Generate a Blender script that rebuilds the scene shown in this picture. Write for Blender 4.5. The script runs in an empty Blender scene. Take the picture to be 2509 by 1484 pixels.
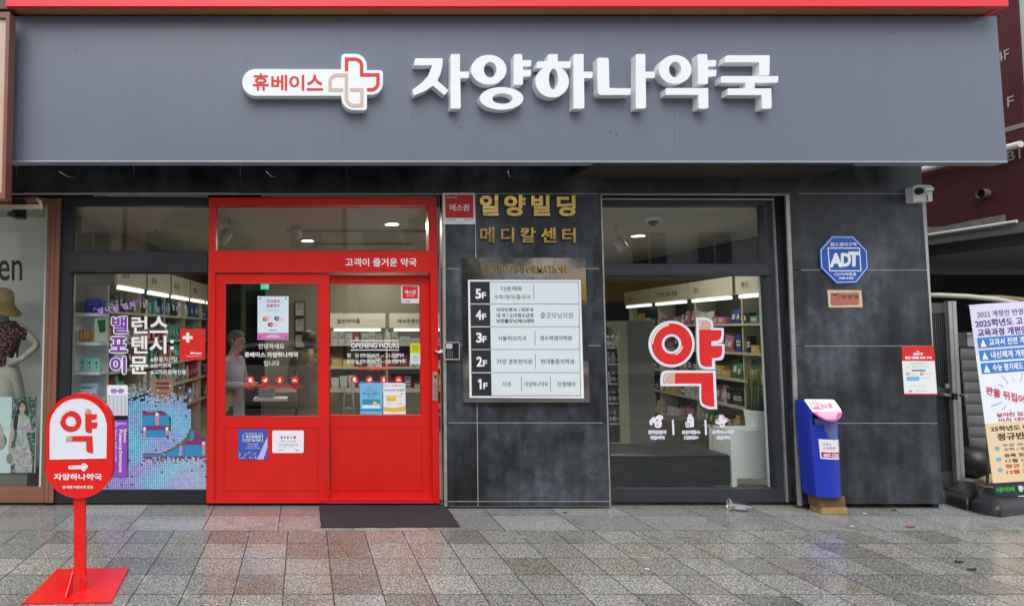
import bpy, math, random
from mathutils import Vector, Matrix
from mathutils.geometry import tessellate_polygon
random.seed(7)
R = math.radians
sc = bpy.context.scene
COL = sc.collection

# ------------------------------------------------------------------ camera, sky, sun, exposure
CAMZ, FPX, U0, VH, VP0, PITCH = 1.577, 1539.0, 745.0, 729.0, 742.0, R(3.0)
cam_d = bpy.data.cameras.new('camera'); cam = bpy.data.objects.new('camera', cam_d); COL.objects.link(cam)
cam.location = (0, 0, CAMZ); cam.rotation_euler = (R(90) + PITCH, 0, 0)
cam_d.sensor_width = 36; cam_d.lens = FPX / 2508 * 36
cam_d.shift_x = (1254 - U0) / 2508; cam_d.shift_y = -(VP0 - VH) / 2508
cam_d.clip_start = .05; cam_d.clip_end = 300
sc.camera = cam

SUN_EL, SUN_AZ = R(52), R(12)      # soft sun behind the photographer
w = bpy.data.worlds.new('World'); sc.world = w; w.use_nodes = True
wn = w.node_tree; bg = wn.nodes['Background']
sky = wn.nodes.new('ShaderNodeTexSky'); sky.sky_type = 'NISHITA'; sky.sun_disc = False
sky.sun_elevation = SUN_EL; sky.sun_rotation = R(180) + SUN_AZ; sky.dust_density = 3; sky.air_density = 1
hs = wn.nodes.new('ShaderNodeHueSaturation'); hs.inputs['Saturation'].default_value = .35
wn.links.new(sky.outputs[0], hs.inputs['Color'])
ov = wn.nodes.new('ShaderNodeMix'); ov.data_type = 'RGBA'; ov.inputs[0].default_value = .6      # an even overcast layer over the sky
wn.links.new(hs.outputs[0], ov.inputs[6]); ov.inputs[7].default_value = (4.6, 4.9, 5.3, 1); wn.links.new(ov.outputs[2], bg.inputs[0])
bg.inputs[1].default_value = .15
sun_d = bpy.data.lights.new('sun', 'SUN'); sun = bpy.data.objects.new('sun', sun_d); COL.objects.link(sun)
sun_d.energy = 1.2; sun_d.angle = R(40); sun_d.color = (1, .97, .93)
sdir = Vector((math.sin(SUN_AZ) * math.cos(SUN_EL) * -1, -math.cos(SUN_AZ) * math.cos(SUN_EL), math.sin(SUN_EL)))
sun.rotation_euler = sdir.to_track_quat('Z', 'Y').to_euler(); sun.location = (0, -5, 12)
sc.view_settings.view_transform = 'Standard'; sc.view_settings.look = 'None'
sc.view_settings.exposure = .62; sc.view_settings.gamma = 1
sc.cycles.use_denoising = True; sc.cycles.max_bounces = 8; sc.cycles.transparent_max_bounces = 16
sc.cycles.sample_clamp_indirect = 6

# ------------------------------------------------------------------ measuring helpers
def P(u, v, Y):
    "point of the vertical plane y=Y seen at picture position (u, v) of the 2508 px wide photo"
    dx = (u - U0) / FPX; dy = (VH - v) / FPX
    t = Y / (math.cos(PITCH) - dy * math.sin(PITCH))
    return (t * dx, CAMZ + t * (math.sin(PITCH) + dy * math.cos(PITCH)))
def PX(u, Y, v=810): return P(u, v, Y)[0]
def PZ(v, Y): return P(U0, v, Y)[1]
def FL(u, v):
    "floor point"
    dx = (u - U0) / FPX; dy = (VH - v) / FPX
    s = math.sin(PITCH) + dy * math.cos(PITCH); t = -CAMZ / s
    return (t * dx, t * (math.cos(PITCH) - dy * math.sin(PITCH)))
def zm(x0, y0, k):
    return lambda x, y: (.6531 * (x0 + k * x), .6531 * (y0 + k * y))
Z0 = lambda x, y: (x, y)
Za = zm(760, 700, .438); Zb = zm(760, 1350, .4381); Zc = zm(1600, 700, .3033); Zd = zm(1650, 940, .4177)
Ze = zm(2200, 700, .4042); Zf = zm(2200, 1250, .4717); Zg = zm(2900, 600, .4043); Zh = zm(2900, 1100, .6065)
Zi = zm(850, 150, .2591); Zj = zm(1450, 150, .5978); Zk = zm(240, 1080, .2695); Zl = zm(240, 1400, .337)
Zm = zm(820, 1050, .3571); Zn = zm(1200, 1050, .3571); Zo = zm(3440, 1080, .3101); Zp = zm(3440, 1500, .3101)
Zq = zm(160, 1460, .2966); Zr = zm(2960, 1460, .3233); Zs = zm(2380, 1150, .3571); Zt = zm(1630, 560, .2291)
Zu = zm(3340, 1280, .1618); Zv = zm(0, 1080, .553); Zw = zm(0, 680, .4178); Zx = zm(0, 1300, .6548)

# ------------------------------------------------------------------ materials
def lin(h):
    h = h.lstrip('#'); c = [int(h[i:i+2], 16) / 255 for i in (0, 2, 4)]
    return tuple(((x + .055) / 1.055) ** 2.4 if x > .04045 else x / 12.92 for x in c) + (1,)
class NT:
    def __init__(s, m): s.t = m.node_tree
    def n(s, k, **kw):
        x = s.t.nodes.new(k)
        for a, b in kw.items():
            if a.startswith('i_'): x.inputs[a[2:].replace('_', ' ')].default_value = b
            else: setattr(x, a, b)
        return x
    def l(s, a, b): s.t.links.new(a, b)
    def math(s, op, a, b=None, clamp=False):
        x = s.t.nodes.new('ShaderNodeMath'); x.operation = op; x.use_clamp = clamp
        for i, q in enumerate((a, b)):
            if q is None: continue
            if isinstance(q, (int, float)): x.inputs[i].default_value = q
            else: s.l(q, x.inputs[i])
        return x.outputs[0]
    def mix(s, f, a, b, mode='MIX'):
        x = s.t.nodes.new('ShaderNodeMix'); x.data_type = 'RGBA'; x.blend_type = mode
        for i, q in ((0, f), (6, a), (7, b)):
            if isinstance(q, (int, float, tuple)): x.inputs[i].default_value = q
            else: s.l(q, x.inputs[i])
        return x.outputs[2]
    def ramp(s, f, stops):
        x = s.t.nodes.new('ShaderNodeValToRGB'); e = x.color_ramp.elements
        while len(e) < len(stops): e.new(.5)
        for q, (p, c) in zip(e, stops):
            q.position = p; q.color = c if isinstance(c, tuple) else (c, c, c, 1)
        s.l(f, x.inputs[0]); return x.outputs[0]
    def noise(s, vec, scale, detail=3, rough=.5):
        x = s.t.nodes.new('ShaderNodeTexNoise'); x.inputs['Scale'].default_value = scale
        x.inputs['Detail'].default_value = detail; x.inputs['Roughness'].default_value = rough
        if vec is not None: s.l(vec, x.inputs['Vector'])
        return x.outputs[0]
MATS = {}
def mat(name, col, rough=.5, metal=0, var=.12, vs=3, bump=.0, bs=60, emit=0, spec=.5, rvar=.1, coat=0):
    if name in MATS: return MATS[name]
    m = bpy.data.materials.new(name); m.use_nodes = True; N = NT(m); b = m.node_tree.nodes['Principled BSDF']
    c = lin(col) if isinstance(col, str) else tuple(col) + (1,)
    g = N.n('ShaderNodeNewGeometry').outputs['Position']
    nz = N.noise(g, vs, 4, .6)
    N.l(N.mix(N.math('MULTIPLY', nz, 1.0), tuple(x * (1 - var) for x in c[:3]) + (1,), tuple(min(1, x * (1 + var)) for x in c[:3]) + (1,)), b.inputs['Base Color'])
    N.l(N.math('ADD', N.math('MULTIPLY', N.math('SUBTRACT', nz, .5), rvar * 2), rough, True), b.inputs['Roughness'])
    b.inputs['Metallic'].default_value = metal; b.inputs['Specular IOR Level'].default_value = spec
    if coat: b.inputs['Coat Weight'].default_value = coat; b.inputs['Coat Roughness'].default_value = .15
    if bump:
        bp = N.n('ShaderNodeBump', i_Strength=bump); bp.inputs['Distance'].default_value = .01
        N.l(N.noise(g, bs, 4), bp.inputs['Height']); N.l(bp.outputs[0], b.inputs['Normal'])
    if emit:
        b.inputs['Emission Color'].default_value = c; b.inputs['Emission Strength'].default_value = emit
    MATS[name] = m; return m
def print_mat(col, rough=.35): return mat('print_' + col.strip('#'), col, rough, var=.04)
def stone_mat():
    m = bpy.data.materials.new('dark_stone'); m.use_nodes = True; N = NT(m); b = m.node_tree.nodes['Principled BSDF']
    g = N.n('ShaderNodeNewGeometry').outputs['Position']
    at = N.n('ShaderNodeAttribute', attribute_name='tone').outputs['Fac']
    big = N.noise(g, 1.3, 5, .62); mid = N.noise(g, 7, 5, .65)
    mp = N.n('ShaderNodeMapping'); mp.inputs['Scale'].default_value = (7, 7, 1.1); N.l(g, mp.inputs[0])
    drip = N.noise(mp.outputs[0], 1, 4, .6); fine = N.noise(g, 160, 2)
    f = N.math('ADD', N.math('MULTIPLY', big, .5), N.math('ADD', N.math('MULTIPLY', mid, .3), N.math('MULTIPLY', drip, .35)))
    c = N.ramp(f, [(.42, (.007, .008, .010, 1)), (.52, (.017, .020, .024, 1)), (.60, (.034, .041, .050, 1)), (.72, (.085, .10, .12, 1))])
    c = N.mix(1.0, c, N.ramp(at, [(0, .72), (1, 1.22)]), 'MULTIPLY')
    c = N.mix(1.0, c, N.ramp(fine, [(.35, .8), (.7, 1.15)]), 'MULTIPLY')
    pit = N.noise(g, 42, 2, .4)
    c = N.mix(N.ramp(pit, [(.70, 0.0), (.74, .8)]), c, (.012, .013, .015, 1))
    N.l(c, b.inputs['Base Color']); N.l(N.ramp(f, [(.4, .28), (.75, .55)]), b.inputs['Roughness'])
    bp = N.n('ShaderNodeBump', i_Strength=.25); bp.inputs['Distance'].default_value = .004; N.l(mid, bp.inputs['Height']); N.l(bp.outputs[0], b.inputs['Normal'])
    return m
def glass_mat(name='window_glass', tint=(.93, .96, .95), f0=.042):
    m = bpy.data.materials.new(name); m.use_nodes = True; N = NT(m); t = m.node_tree
    for x in list(t.nodes):
        if x.type == 'BSDF_PRINCIPLED': t.nodes.remove(x)
    tr = N.n('ShaderNodeBsdfTransparent'); tr.inputs[0].default_value = tint + (1,)
    gl = N.n('ShaderNodeBsdfGlossy'); gl.inputs['Roughness'].default_value = .01; gl.inputs[0].default_value = (1, 1, 1, 1)
    lw = N.n('ShaderNodeLayerWeight', i_Blend=.5)
    fac = N.math('ADD', N.math('MULTIPLY', N.math('POWER', lw.outputs['Facing'], 4), .9), f0, True)
    mx = N.n('ShaderNodeMixShader'); N.l(fac, mx.inputs[0]); N.l(tr.outputs[0], mx.inputs[1]); N.l(gl.outputs[0], mx.inputs[2])
    N.l(mx.outputs[0], t.nodes['Material Output'].inputs['Surface'])
    return m
def attr_mat(name, attr='print_color', rough=.4):
    m = bpy.data.materials.new(name); m.use_nodes = True; N = NT(m); b = m.node_tree.nodes['Principled BSDF']
    N.l(N.n('ShaderNodeAttribute', attribute_name=attr).outputs['Color'], b.inputs['Base Color']); b.inputs['Roughness'].default_value = rough
    return m
def floor_mat():
    m = bpy.data.materials.new('granite_paving'); m.use_nodes = True; N = NT(m); b = m.node_tree.nodes['Principled BSDF']
    g = N.n('ShaderNodeNewGeometry').outputs['Position']; sp = N.n('ShaderNodeSeparateXYZ'); N.l(g, sp.inputs[0])
    X, Y = sp.outputs[0], sp.outputs[1]
    wob = N.math('MULTIPLY', N.math('SUBTRACT', N.noise(g, 9, 2), .5), .004)
    X = N.math('ADD', X, wob); Yw = N.math('ADD', Y, wob)
    back = N.math('GREATER_THAN', Yw, 5.058)
    def grid(x0, px, y0, py):
        qx = N.math('DIVIDE', N.math('SUBTRACT', X, x0), px); qy = N.math('DIVIDE', N.math('SUBTRACT', Yw, y0), py)
        dx = N.math('MULTIPLY', N.math('SUBTRACT', .5, N.math('ABSOLUTE', N.math('SUBTRACT', N.math('FRACT', qx), .5))), px)
        dy = N.math('MULTIPLY', N.math('SUBTRACT', .5, N.math('ABSOLUTE', N.math('SUBTRACT', N.math('FRACT', qy), .5))), py)
        return N.math('MINIMUM', dx, dy), N.math('FLOOR', qx), N.math('FLOOR', qy)
    d1, ix1, iy1 = grid(-1.026, .3, 5.058, .3); d2, ix2, iy2 = grid(-1.407, .6, 5.058, .4)
    def sel(a, c): return N.math('ADD', N.math('MULTIPLY', a, N.math('SUBTRACT', 1, back)), N.math('MULTIPLY', c, back))
    d = sel(d1, d2); cb = N.n('ShaderNodeCombineXYZ'); N.l(sel(ix1, ix2), cb.inputs[0]); N.l(sel(iy1, iy2), cb.inputs[1]); N.l(back, cb.inputs[2])
    wn_ = N.n('ShaderNodeTexWhiteNoise'); N.l(cb.outputs[0], wn_.inputs['Vector']); tile = wn_.outputs['Value']
    grain = N.noise(g, 80, 2, .6); grain2 = N.noise(g, 190, 2, .6); grain3 = N.noise(g, 24, 3, .6)
    gf = N.math('ADD', N.math('MULTIPLY', grain, .55), N.math('ADD', N.math('MULTIPLY', grain2, .3), N.math('MULTIPLY', grain3, .15)))
    c = N.ramp(gf, [(.39, (.045, .045, .046, 1)), (.46, (.14, .138, .132, 1)), (.53, (.28, .275, .26, 1)), (.61, (.52, .51, .48, 1))])
    cback = N.ramp(gf, [(.40, (.13, .135, .14, 1)), (.5, (.25, .258, .265, 1)), (.60, (.42, .43, .44, 1))])
    c = N.mix(N.math('MULTIPLY', back, .85), c, cback)
    c = N.mix(1.0, c, N.ramp(tile, [(0, .70), (1, 1.15)]), 'MULTIPLY')
    st = N.noise(g, 1.7, 4, .6); st2 = N.noise(g, 5, 4, .65)
    stf = N.math('MULTIPLY', N.ramp(st, [(.50, 0.0), (.64, .6)]), N.ramp(st2, [(.40, 0.0), (.56, 1.0)]))
    c = N.mix(stf, c, N.mix(1.0, c, (.95, .74, .50, 1), 'MULTIPLY'))
    blot = N.noise(g, 2.6, 5, .7)
    c = N.mix(N.ramp(blot, [(.56, 0.0), (.68, .5)]), c, N.mix(1.0, c, (.45, .45, .45, 1), 'MULTIPLY'))
    joint = N.ramp(N.math('DIVIDE', d, .01), [(.26, 1.0), (.5, 0.0)])
    lime = N.math('MULTIPLY', N.ramp(N.math('DIVIDE', d, .05), [(.1, 1.0), (.5, 0.0)]), N.ramp(N.noise(g, 4.3, 3), [(.6, 0.0), (.68, .6)]))
    c = N.mix(lime, c, (.55, .54, .5, 1))
    c = N.mix(1.0, c, (1.16, 1.16, 1.13, 1), 'MULTIPLY')
    c = N.mix(joint, c, (.028, .022, .017, 1))
    N.l(c, b.inputs['Base Color'])
    wet = N.noise(g, 2.2, 4, .6)
    rg = N.math('ADD', N.ramp(wet, [(.38, .09), (.6, .28)]), N.math('MULTIPLY', back, -.05))
    N.l(N.math('ADD', rg, N.math('MULTIPLY', joint, .4), True), b.inputs['Roughness'])
    h = N.math('SUBTRACT', N.math('MULTIPLY', grain, .5), N.math('MULTIPLY', joint, 2.0))
    bp = N.n('ShaderNodeBump', i_Strength=.35); bp.inputs['Distance'].default_value = .002; N.l(h, bp.inputs['Height']); N.l(bp.outputs[0], b.inputs['Normal'])
    return m
STONE = stone_mat(); GLASS = glass_mat()
RED = mat('red_paint', (.62, .010, .006), .34, var=.06, vs=1.5, bump=.03, bs=200)
REDS = mat('red_plastic', (.78, .012, .008), .25, var=.03, vs=4)
RED2 = mat('red_print', (.70, .02, .015), .4, var=.04)
DKALU = mat('dark_aluminium', (.014, .017, .021), .4, 0, var=.15, bump=.02, bs=150)
DKALU2 = mat('charcoal_aluminium', (.030, .033, .042), .42, 0, var=.12)
SILV = mat('worn_silver_trim', (.42, .41, .39), .42, .6, var=.35, vs=14, bump=.1, bs=90)
STEEL = mat('polished_steel', (.86, .78, .72), .08, 1, var=.05, bump=.35, bs=1.6)
GOLD = mat('polished_brass', (.98, .62, .20), .22, 1, var=.12, vs=8, bump=.35, bs=9)
WHITE = mat('white_plastic', (.80, .82, .83), .4, var=.04)
WPRINT = mat('white_vinyl', (.82, .83, .84), .45, var=.03)
BLACK = mat('black_plastic', (.012, .012, .013), .35, var=.2)
BLACKP = mat('black_print', (.02, .022, .026), .4, var=.1)
BROWN = mat('brown_aluminium', (.22, .095, .06), .4, 0, var=.15, bump=.05)
SIGNP = mat('slate_sign_panel', (.148, .168, .222), .34, 0, var=.06, vs=1.2, bump=.02, bs=9)
def streaks(m, amt, sc_=(9, 9, .5)):
    N = NT(m); b = m.node_tree.nodes['Principled BSDF']; src = b.inputs['Base Color'].links[0].from_socket
    mp = N.n('ShaderNodeMapping'); mp.inputs['Scale'].default_value = sc_; N.l(N.n('ShaderNodeNewGeometry').outputs['Position'], mp.inputs[0])
    nz = N.noise(mp.outputs[0], 1, 5, .65); N.l(N.mix(1.0, src, N.ramp(nz, [(.35, 1 - amt), (.65, 1 + amt)]), 'MULTIPLY'), b.inputs['Base Color'])
streaks(SIGNP, .02); streaks(RED, .05, (5, 5, 1.2))

# ------------------------------------------------------------------ mesh building
def arc(cx, cy, rx, ry, a0, a1, n=10):
    return [(cx + rx * math.cos(R(a0 + (a1 - a0) * i / n)), cy + ry * math.sin(R(a0 + (a1 - a0) * i / n))) for i in range(n + 1)]
def ell(cx, cy, rx, ry, n=36): return arc(cx, cy, rx, ry, 0, 360, n)[:-1]
def rect(x0, y0, x1, y1): return [(x0, y0), (x1, y0), (x1, y1), (x0, y1)]
def rrect(x0, y0, x1, y1, r, n=5):
    return (arc(x0 + r, y0 + r, r, r, 180, 270, n) + arc(x1 - r, y0 + r, r, r, 270, 360, n) + arc(x1 - r, y1 - r, r, r, 0, 90, n) + arc(x0 + r, y1 - r, r, r, 90, 180, n))
def rnd(pts, r, n=4):
    "round polygon corners; a point may be (x, y, radius)"
    out = []; k = len(pts)
    for i in range(k):
        p = Vector(pts[i][:2]); a = Vector(pts[i - 1][:2]); b = Vector(pts[(i + 1) % k][:2])
        rr = pts[i][2] if len(pts[i]) > 2 else r
        if rr <= 0: out.append(tuple(p)); continue
        da, db = (a - p), (b - p); la = min(rr, da.length * .49); lb = min(rr, db.length * .49)
        s, e = p + da.normalized() * la, p + db.normalized() * lb
        for j in range(n + 1):
            t = j / n; q = s * (1 - t) ** 2 + p * 2 * t * (1 - t) + e * t * t; out.append((q.x, q.y))
    return out
def stroke(pts, wd, close=False):
    "outline polygon of a polyline"
    L, Rr = [], []; n = len(pts); V = [Vector(p) for p in pts]
    for i in range(n):
        if i == 0: d = (V[1] - V[0]).normalized(); nn = Vector((-d.y, d.x)); s = 1
        elif i == n - 1: d = (V[-1] - V[-2]).normalized(); nn = Vector((-d.y, d.x)); s = 1
        else:
            a = (V[i] - V[i - 1]).normalized(); b = (V[i + 1] - V[i]).normalized()
            nn = Vector((-(a + b).y, (a + b).x)).normalized(); s = 1 / max(.4, nn.dot(Vector((-a.y, a.x))))
        L.append(tuple(V[i] + nn * wd / 2 * s)); Rr.append(tuple(V[i] - nn * wd / 2 * s))
    return L + Rr[::-1]
TXT = bpy.data.curves.new('glyph_source', 'FONT'); TXT.size = 1; TXT.resolution_u = 3
TOB = bpy.data.objects.new('glyph_source', TXT)
class MB:
    def __init__(s, *mats): s.v = []; s.f = []; s.mi = []; s.mats = list(mats); s.cur = 0; s.col = []; s.c = None; s.tone = []; s.tn = 0; s.smooth = []; s.sm = False
    def m(s, mt):
        if mt not in s.mats: s.mats.append(mt)
        s.cur = s.mats.index(mt); return s
    def face(s, idx): s.f.append(idx); s.mi.append(s.cur); s.col.append(s.c); s.tone.append(s.tn); s.smooth.append(s.sm)
    def add(s, verts, faces):
        o = len(s.v); s.v += [tuple(p) for p in verts]
        for f in faces: s.face([o + i for i in f])
        return s
    def box(s, x0, x1, y0, y1, z0, z1):
        if x0 > x1: x0, x1 = x1, x0
        if y0 > y1: y0, y1 = y1, y0
        if z0 > z1: z0, z1 = z1, z0
        return s.add([(x0, y0, z0), (x1, y0, z0), (x1, y1, z0), (x0, y1, z0), (x0, y0, z1), (x1, y0, z1), (x1, y1, z1), (x0, y1, z1)],
                     [(0, 3, 2, 1), (4, 5, 6, 7), (0, 1, 5, 4), (1, 2, 6, 5), (2, 3, 7, 6), (3, 0, 4, 7)])
    def xbox(s, M, a, b):
        "box between corners a and b, transformed by matrix M"
        c = MB(); c.box(a[0], b[0], a[1], b[1], a[2], b[2]); return s.add([M @ Vector(p) for p in c.v], c.f)
    def prism(s, loops, fn0, fn1):
        "extrude 2-D loops (outer, holes...) from fn0(x,y) (front) to fn1(x,y) (back)"
        loops = [[p[:2] for p in l] for l in loops]
        tri = tessellate_polygon([[Vector((p[0], p[1], 0)) for p in l] for l in loops]); flat = [p for l in loops for p in l]
        n = len(flat); o = len(s.v)
        s.v += [tuple(fn0(*p)) for p in flat] + [tuple(fn1(*p)) for p in flat]
        for t in tri:
            a, b, c = [Vector(s.v[o + i]) for i in t]
            if (b - a).cross(c - a).y > 0: t = t[::-1]
            s.face([o + i for i in t]); s.face([o + n + i for i in t[::-1]])
        k = 0
        for l in loops:
            m_ = len(l); ar = sum(flat[k + i][0] * flat[k + (i + 1) % m_][1] - flat[k + (i + 1) % m_][0] * flat[k + i][1] for i in range(m_))
            for i in range(m_):
                a, b = k + i, k + (i + 1) % m_
                s.face([o + a, o + n + a, o + n + b, o + b])
            k += m_
        return s
    def shape(s, mp, loops, Y, th=.0015, Yb=None):
        "flat outline lying in plane y=Y (front), thickness th behind it"
        if loops and not isinstance(loops[0], list): loops = [loops]
        if loops and isinstance(loops[0], list) and isinstance(loops[0][0], (int, float)): loops = [loops]
        def f0(x, y): a = P(*mp(x, y), Y); return (a[0], Y, a[1])
        def f1(x, y): a = P(*mp(x, y), Y); return (a[0], Y + th, a[1])
        return s.prism(loops, f0, f1)
    def raw(s, txt, bold=0, spacing=1.0):
        TXT.body = txt; TXT.offset = min(bold, .008); TXT.space_character = spacing; TXT.align_x = 'CENTER'
        me = bpy.data.meshes.new_from_object(TOB); vs = [v.co.copy() for v in me.vertices]; fs = [list(p.vertices) for p in me.polygons]
        nv = len(vs); ec = {}
        for f in fs:
            for i in range(len(f)):
                e = (f[i], f[(i + 1) % len(f)]); k = (min(e), max(e)); ec[k] = None if k in ec else e
        bpy.data.meshes.remove(me); return vs, fs, [e for e in ec.values() if e]
    def text(s, mp, txt, bb, Y, th=.0012, bold=.01, spacing=1.0, fn=None):
        "write txt so that it fills bb = (x0,y0,x1,y1) or 4 corners tl,tr,br,bl"
        vs, fs, ed = s.raw(txt, bold, spacing)
        if not vs: return s
        if bold > .012 and not (th > .004):
            b = bold - .006; sh = [(0, 0)] + [(b * math.cos(R(45 + 90 * k)), b * math.sin(R(45 + 90 * k))) for k in range(4)]
            if bold > .04: sh += [(b * 1.0 * math.cos(R(90 * k)), b * 1.0 * math.sin(R(90 * k))) for k in range(4)]
            if bold > .06: sh += [(b * .5 * math.cos(R(45 * k)), b * .5 * math.sin(R(45 * k))) for k in range(8)]
            v0, f0, e0 = vs, fs, ed; vs, fs, ed = [], [], []; lay = []
            for li, (dx, dy) in enumerate(sh):
                o = len(vs); vs += [Vector((v.x + dx, v.y + dy, 0)) for v in v0]; lay += [li * 4e-5] * len(v0); fs += [[i + o for i in f] for f in f0]; ed += [(a + o, c + o) for a, c in e0]
        else:
            lay = [0] * len(vs)
            if bold > .012:
                b = bold - .006; v0, f0, e0 = vs, fs, ed; vs, fs, ed, lay = [], [], [], []
                for li, (dx, dy) in enumerate([(0, 0), (b, b), (-b, b), (b, -b), (-b, -b)]):
                    o = len(vs); vs += [Vector((v.x + dx, v.y + dy, 0)) for v in v0]; lay += [li * 1e-4] * len(v0); fs += [[i + o for i in f] for f in f0]; ed += [(a + o, c + o) for a, c in e0]
        a0, a1 = min(v.x for v in vs), max(v.x for v in vs); b0, b1 = min(v.y for v in vs), max(v.y for v in vs)
        if len(bb) == 4 and isinstance(bb[0], (int, float)): x0, y0, x1, y1 = bb; bb = [(x0, y0), (x1, y0), (x1, y1), (x0, y1)]
        tl, tr, br, bl = [Vector(p) for p in bb]; out = []
        for v, ly in zip(vs, lay):
            i = (v.x - a0) / (a1 - a0 + 1e-9); j = (v.y - b0) / (b1 - b0 + 1e-9)
            q = (bl * (1 - i) + br * i) * (1 - j) + (tl * (1 - i) + tr * i) * j
            if fn: g_ = fn(q.x, q.y); out.append((g_[0], g_[1] - ly, g_[2]))
            else: a = P(*mp(q.x, q.y), Y); out.append((a[0], Y - ly, a[1]))
        o = len(s.v); n = len(vs)
        off = Vector((0, th, 0)) if not fn else None
        if fn: back = [fn(0, 0)]; s.v += out
        else: s.v += out + [(p[0], p[1] + th, p[2]) for p in out]
        for f in fs: s.face([o + i for i in f])
        if not fn and th > .0005:
            for a, b in ed: s.face([o + a, o + n + a, o + n + b, o + b])
        return s
    def tube(s, pts, r, n=10, cap=True):
        pts = [Vector(p) for p in pts]; rs = r if isinstance(r, (list, tuple)) else [r] * len(pts); o = len(s.v); up = Vector((0, 0, 1))
        sm = s.sm; s.sm = True
        for i, p in enumerate(pts):
            d = (pts[min(i + 1, len(pts) - 1)] - pts[max(i - 1, 0)]).normalized()
            a = d.cross(up if abs(d.z) < .95 else Vector((1, 0, 0))).normalized(); b = d.cross(a)
            s.v += [tuple(p + (a * math.cos(2 * math.pi * k / n) + b * math.sin(2 * math.pi * k / n)) * rs[i]) for k in range(n)]
        for i in range(len(pts) - 1):
            for k in range(n):
                k2 = (k + 1) % n; s.face([o + i * n + k, o + i * n + k2, o + (i + 1) * n + k2, o + (i + 1) * n + k])
        s.sm = False
        if cap: s.face([o + k for k in range(n)][::-1]); s.face([o + (len(pts) - 1) * n + k for k in range(n)])
        s.sm = sm; return s
    def lathe(s, c, prof, n=24):
        "prof: (radius, z) list around vertical axis at c"
        return s.tube([(c[0], c[1], c[2] + z) for r_, z in prof], [max(r_, 1e-4) for r_, z in prof], n)
    def ball(s, c, rx, ry, rz, n=16, k=10):
        pts = []; rs = []; o = len(s.v); sm = s.sm; s.sm = True
        for i in range(k + 1):
            a = math.pi * i / k
            for j in range(n):
                b = 2 * math.pi * j / n; s.v.append((c[0] + rx * math.sin(a) * math.cos(b), c[1] + ry * math.sin(a) * math.sin(b), c[2] + rz * math.cos(a)))
        for i in range(k):
            for j in range(n):
                s.face([o + i * n + j, o + (i + 1) * n + j, o + (i + 1) * n + (j + 1) % n, o + i * n + (j + 1) % n])
        s.sm = sm; return s
    def build(s, name, parent=None, origin=None, bevel=0):
        me = bpy.data.meshes.new(name); o = Vector(origin) if origin is not None else Vector((0, 0, 0))
        pl = Vector(parent['abs']) if parent is not None else Vector((0, 0, 0))
        if parent is not None and origin is None: o = pl
        me.from_pydata([tuple(Vector(p) - o) for p in s.v], [], s.f)
        for m_ in s.mats: me.materials.append(m_)
        me.polygons.foreach_set('material_index', s.mi); me.polygons.foreach_set('use_smooth', s.smooth)
        if any(c is not None for c in s.col):
            ca = me.color_attributes.new('print_color', 'FLOAT_COLOR', 'CORNER')
            for p, c in zip(me.polygons, s.col):
                for li in p.loop_indices: ca.data[li].color = c or (.5, .5, .5, 1)
        if any(s.tone):
            ta = me.attributes.new('tone', 'FLOAT', 'FACE'); ta.data.foreach_set('value', s.tone)
        ob = bpy.data.objects.new(name, me); COL.objects.link(ob); ob.location = o - pl
        if parent is not None: ob.parent = parent
        ob['abs'] = tuple(o)
        if bevel:
            b = ob.modifiers.new('edge_softening', 'BEVEL'); b.width = bevel; b.segments = 2; b.limit_method = 'ANGLE'
        return ob
def tag(o, label, cat, group=None, kind=None):
    if label: o['label'] = label
    if cat: o['category'] = cat
    if group: o['group'] = group
    if kind: o['kind'] = kind
    return o
def thing(name, label, cat, loc=(0, 0, 0), group=None):
    o = bpy.data.objects.new(name, None); COL.objects.link(o); o.location = loc; o['abs'] = tuple(loc); o.empty_display_size = .1
    return tag(o, label, cat, group)
def PL(u, v, Y): a = P(u, v, Y); return (a[0], Y, a[1])
def struct(mb, name):
    o = mb.build(name); o['kind'] = 'structure'; return o

# skin figures
def skinned(name, joints, edges, mt, parent, sub=2):
    pl = Vector(parent['abs']); keys = list(joints)
    me = bpy.data.meshes.new(name); me.from_pydata([tuple(Vector(joints[k][0]) - pl) for k in keys], [(keys.index(a), keys.index(b)) for a, b in edges], [])
    me.materials.append(mt); ob = bpy.data.objects.new(name, me); COL.objects.link(ob); ob.parent = parent
    ob.modifiers.new('skin', 'SKIN'); sv = me.skin_vertices[0].data
    for i, k in enumerate(keys):
        r = joints[k][1]; sv[i].radius = r if isinstance(r, tuple) else (r, r); sv[i].use_root = (i == 0)
    ss = ob.modifiers.new('smooth', 'SUBSURF'); ss.levels = sub; ss.render_levels = sub
    dg = bpy.context.evaluated_depsgraph_get(); ev = ob.evaluated_get(dg); m2 = bpy.data.meshes.new_from_object(ev)
    for p in m2.polygons: p.use_smooth = True
    ob.modifiers.clear(); ob.data = m2; m2.name = name
    if not m2.materials: m2.materials.append(mt)
    ob['abs'] = tuple(pl)
    return ob

# ================================================================== GROUND AND STREET
YW, YD, YF = 5.66, 5.77, 5.78      # stone face, door plane, window frame plane
mb = MB(floor_mat()); mb.add([(-30, -1.0, 0), (40, -1.0, 0), (40, 30, 0), (-30, 30, 0)], [(0, 1, 2, 3)]); struct(mb, 'pavement')
ASPH = mat('asphalt', (.05, .05, .052), .6, var=.3, vs=8, bump=.4, bs=120)
mb = MB(ASPH); mb.add([(-60, -60, -.13), (60, -60, -.13), (60, -1.0, -.13), (-60, -1.0, -.13)], [(0, 1, 2, 3)]); struct(mb, 'road')
mb = MB(mat('kerb_stone', (.35, .35, .34), .7, bump=.3)); mb.box(-30, 40, -1.2, -1.001, -.13, .003); struct(mb, 'kerb')
mb = MB(mat('road_paint', (.7, .7, .68), .6)); mb.box(-30, 40, -7.1, -6.95, -.13, -.126); struct(mb, 'road_line')

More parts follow.
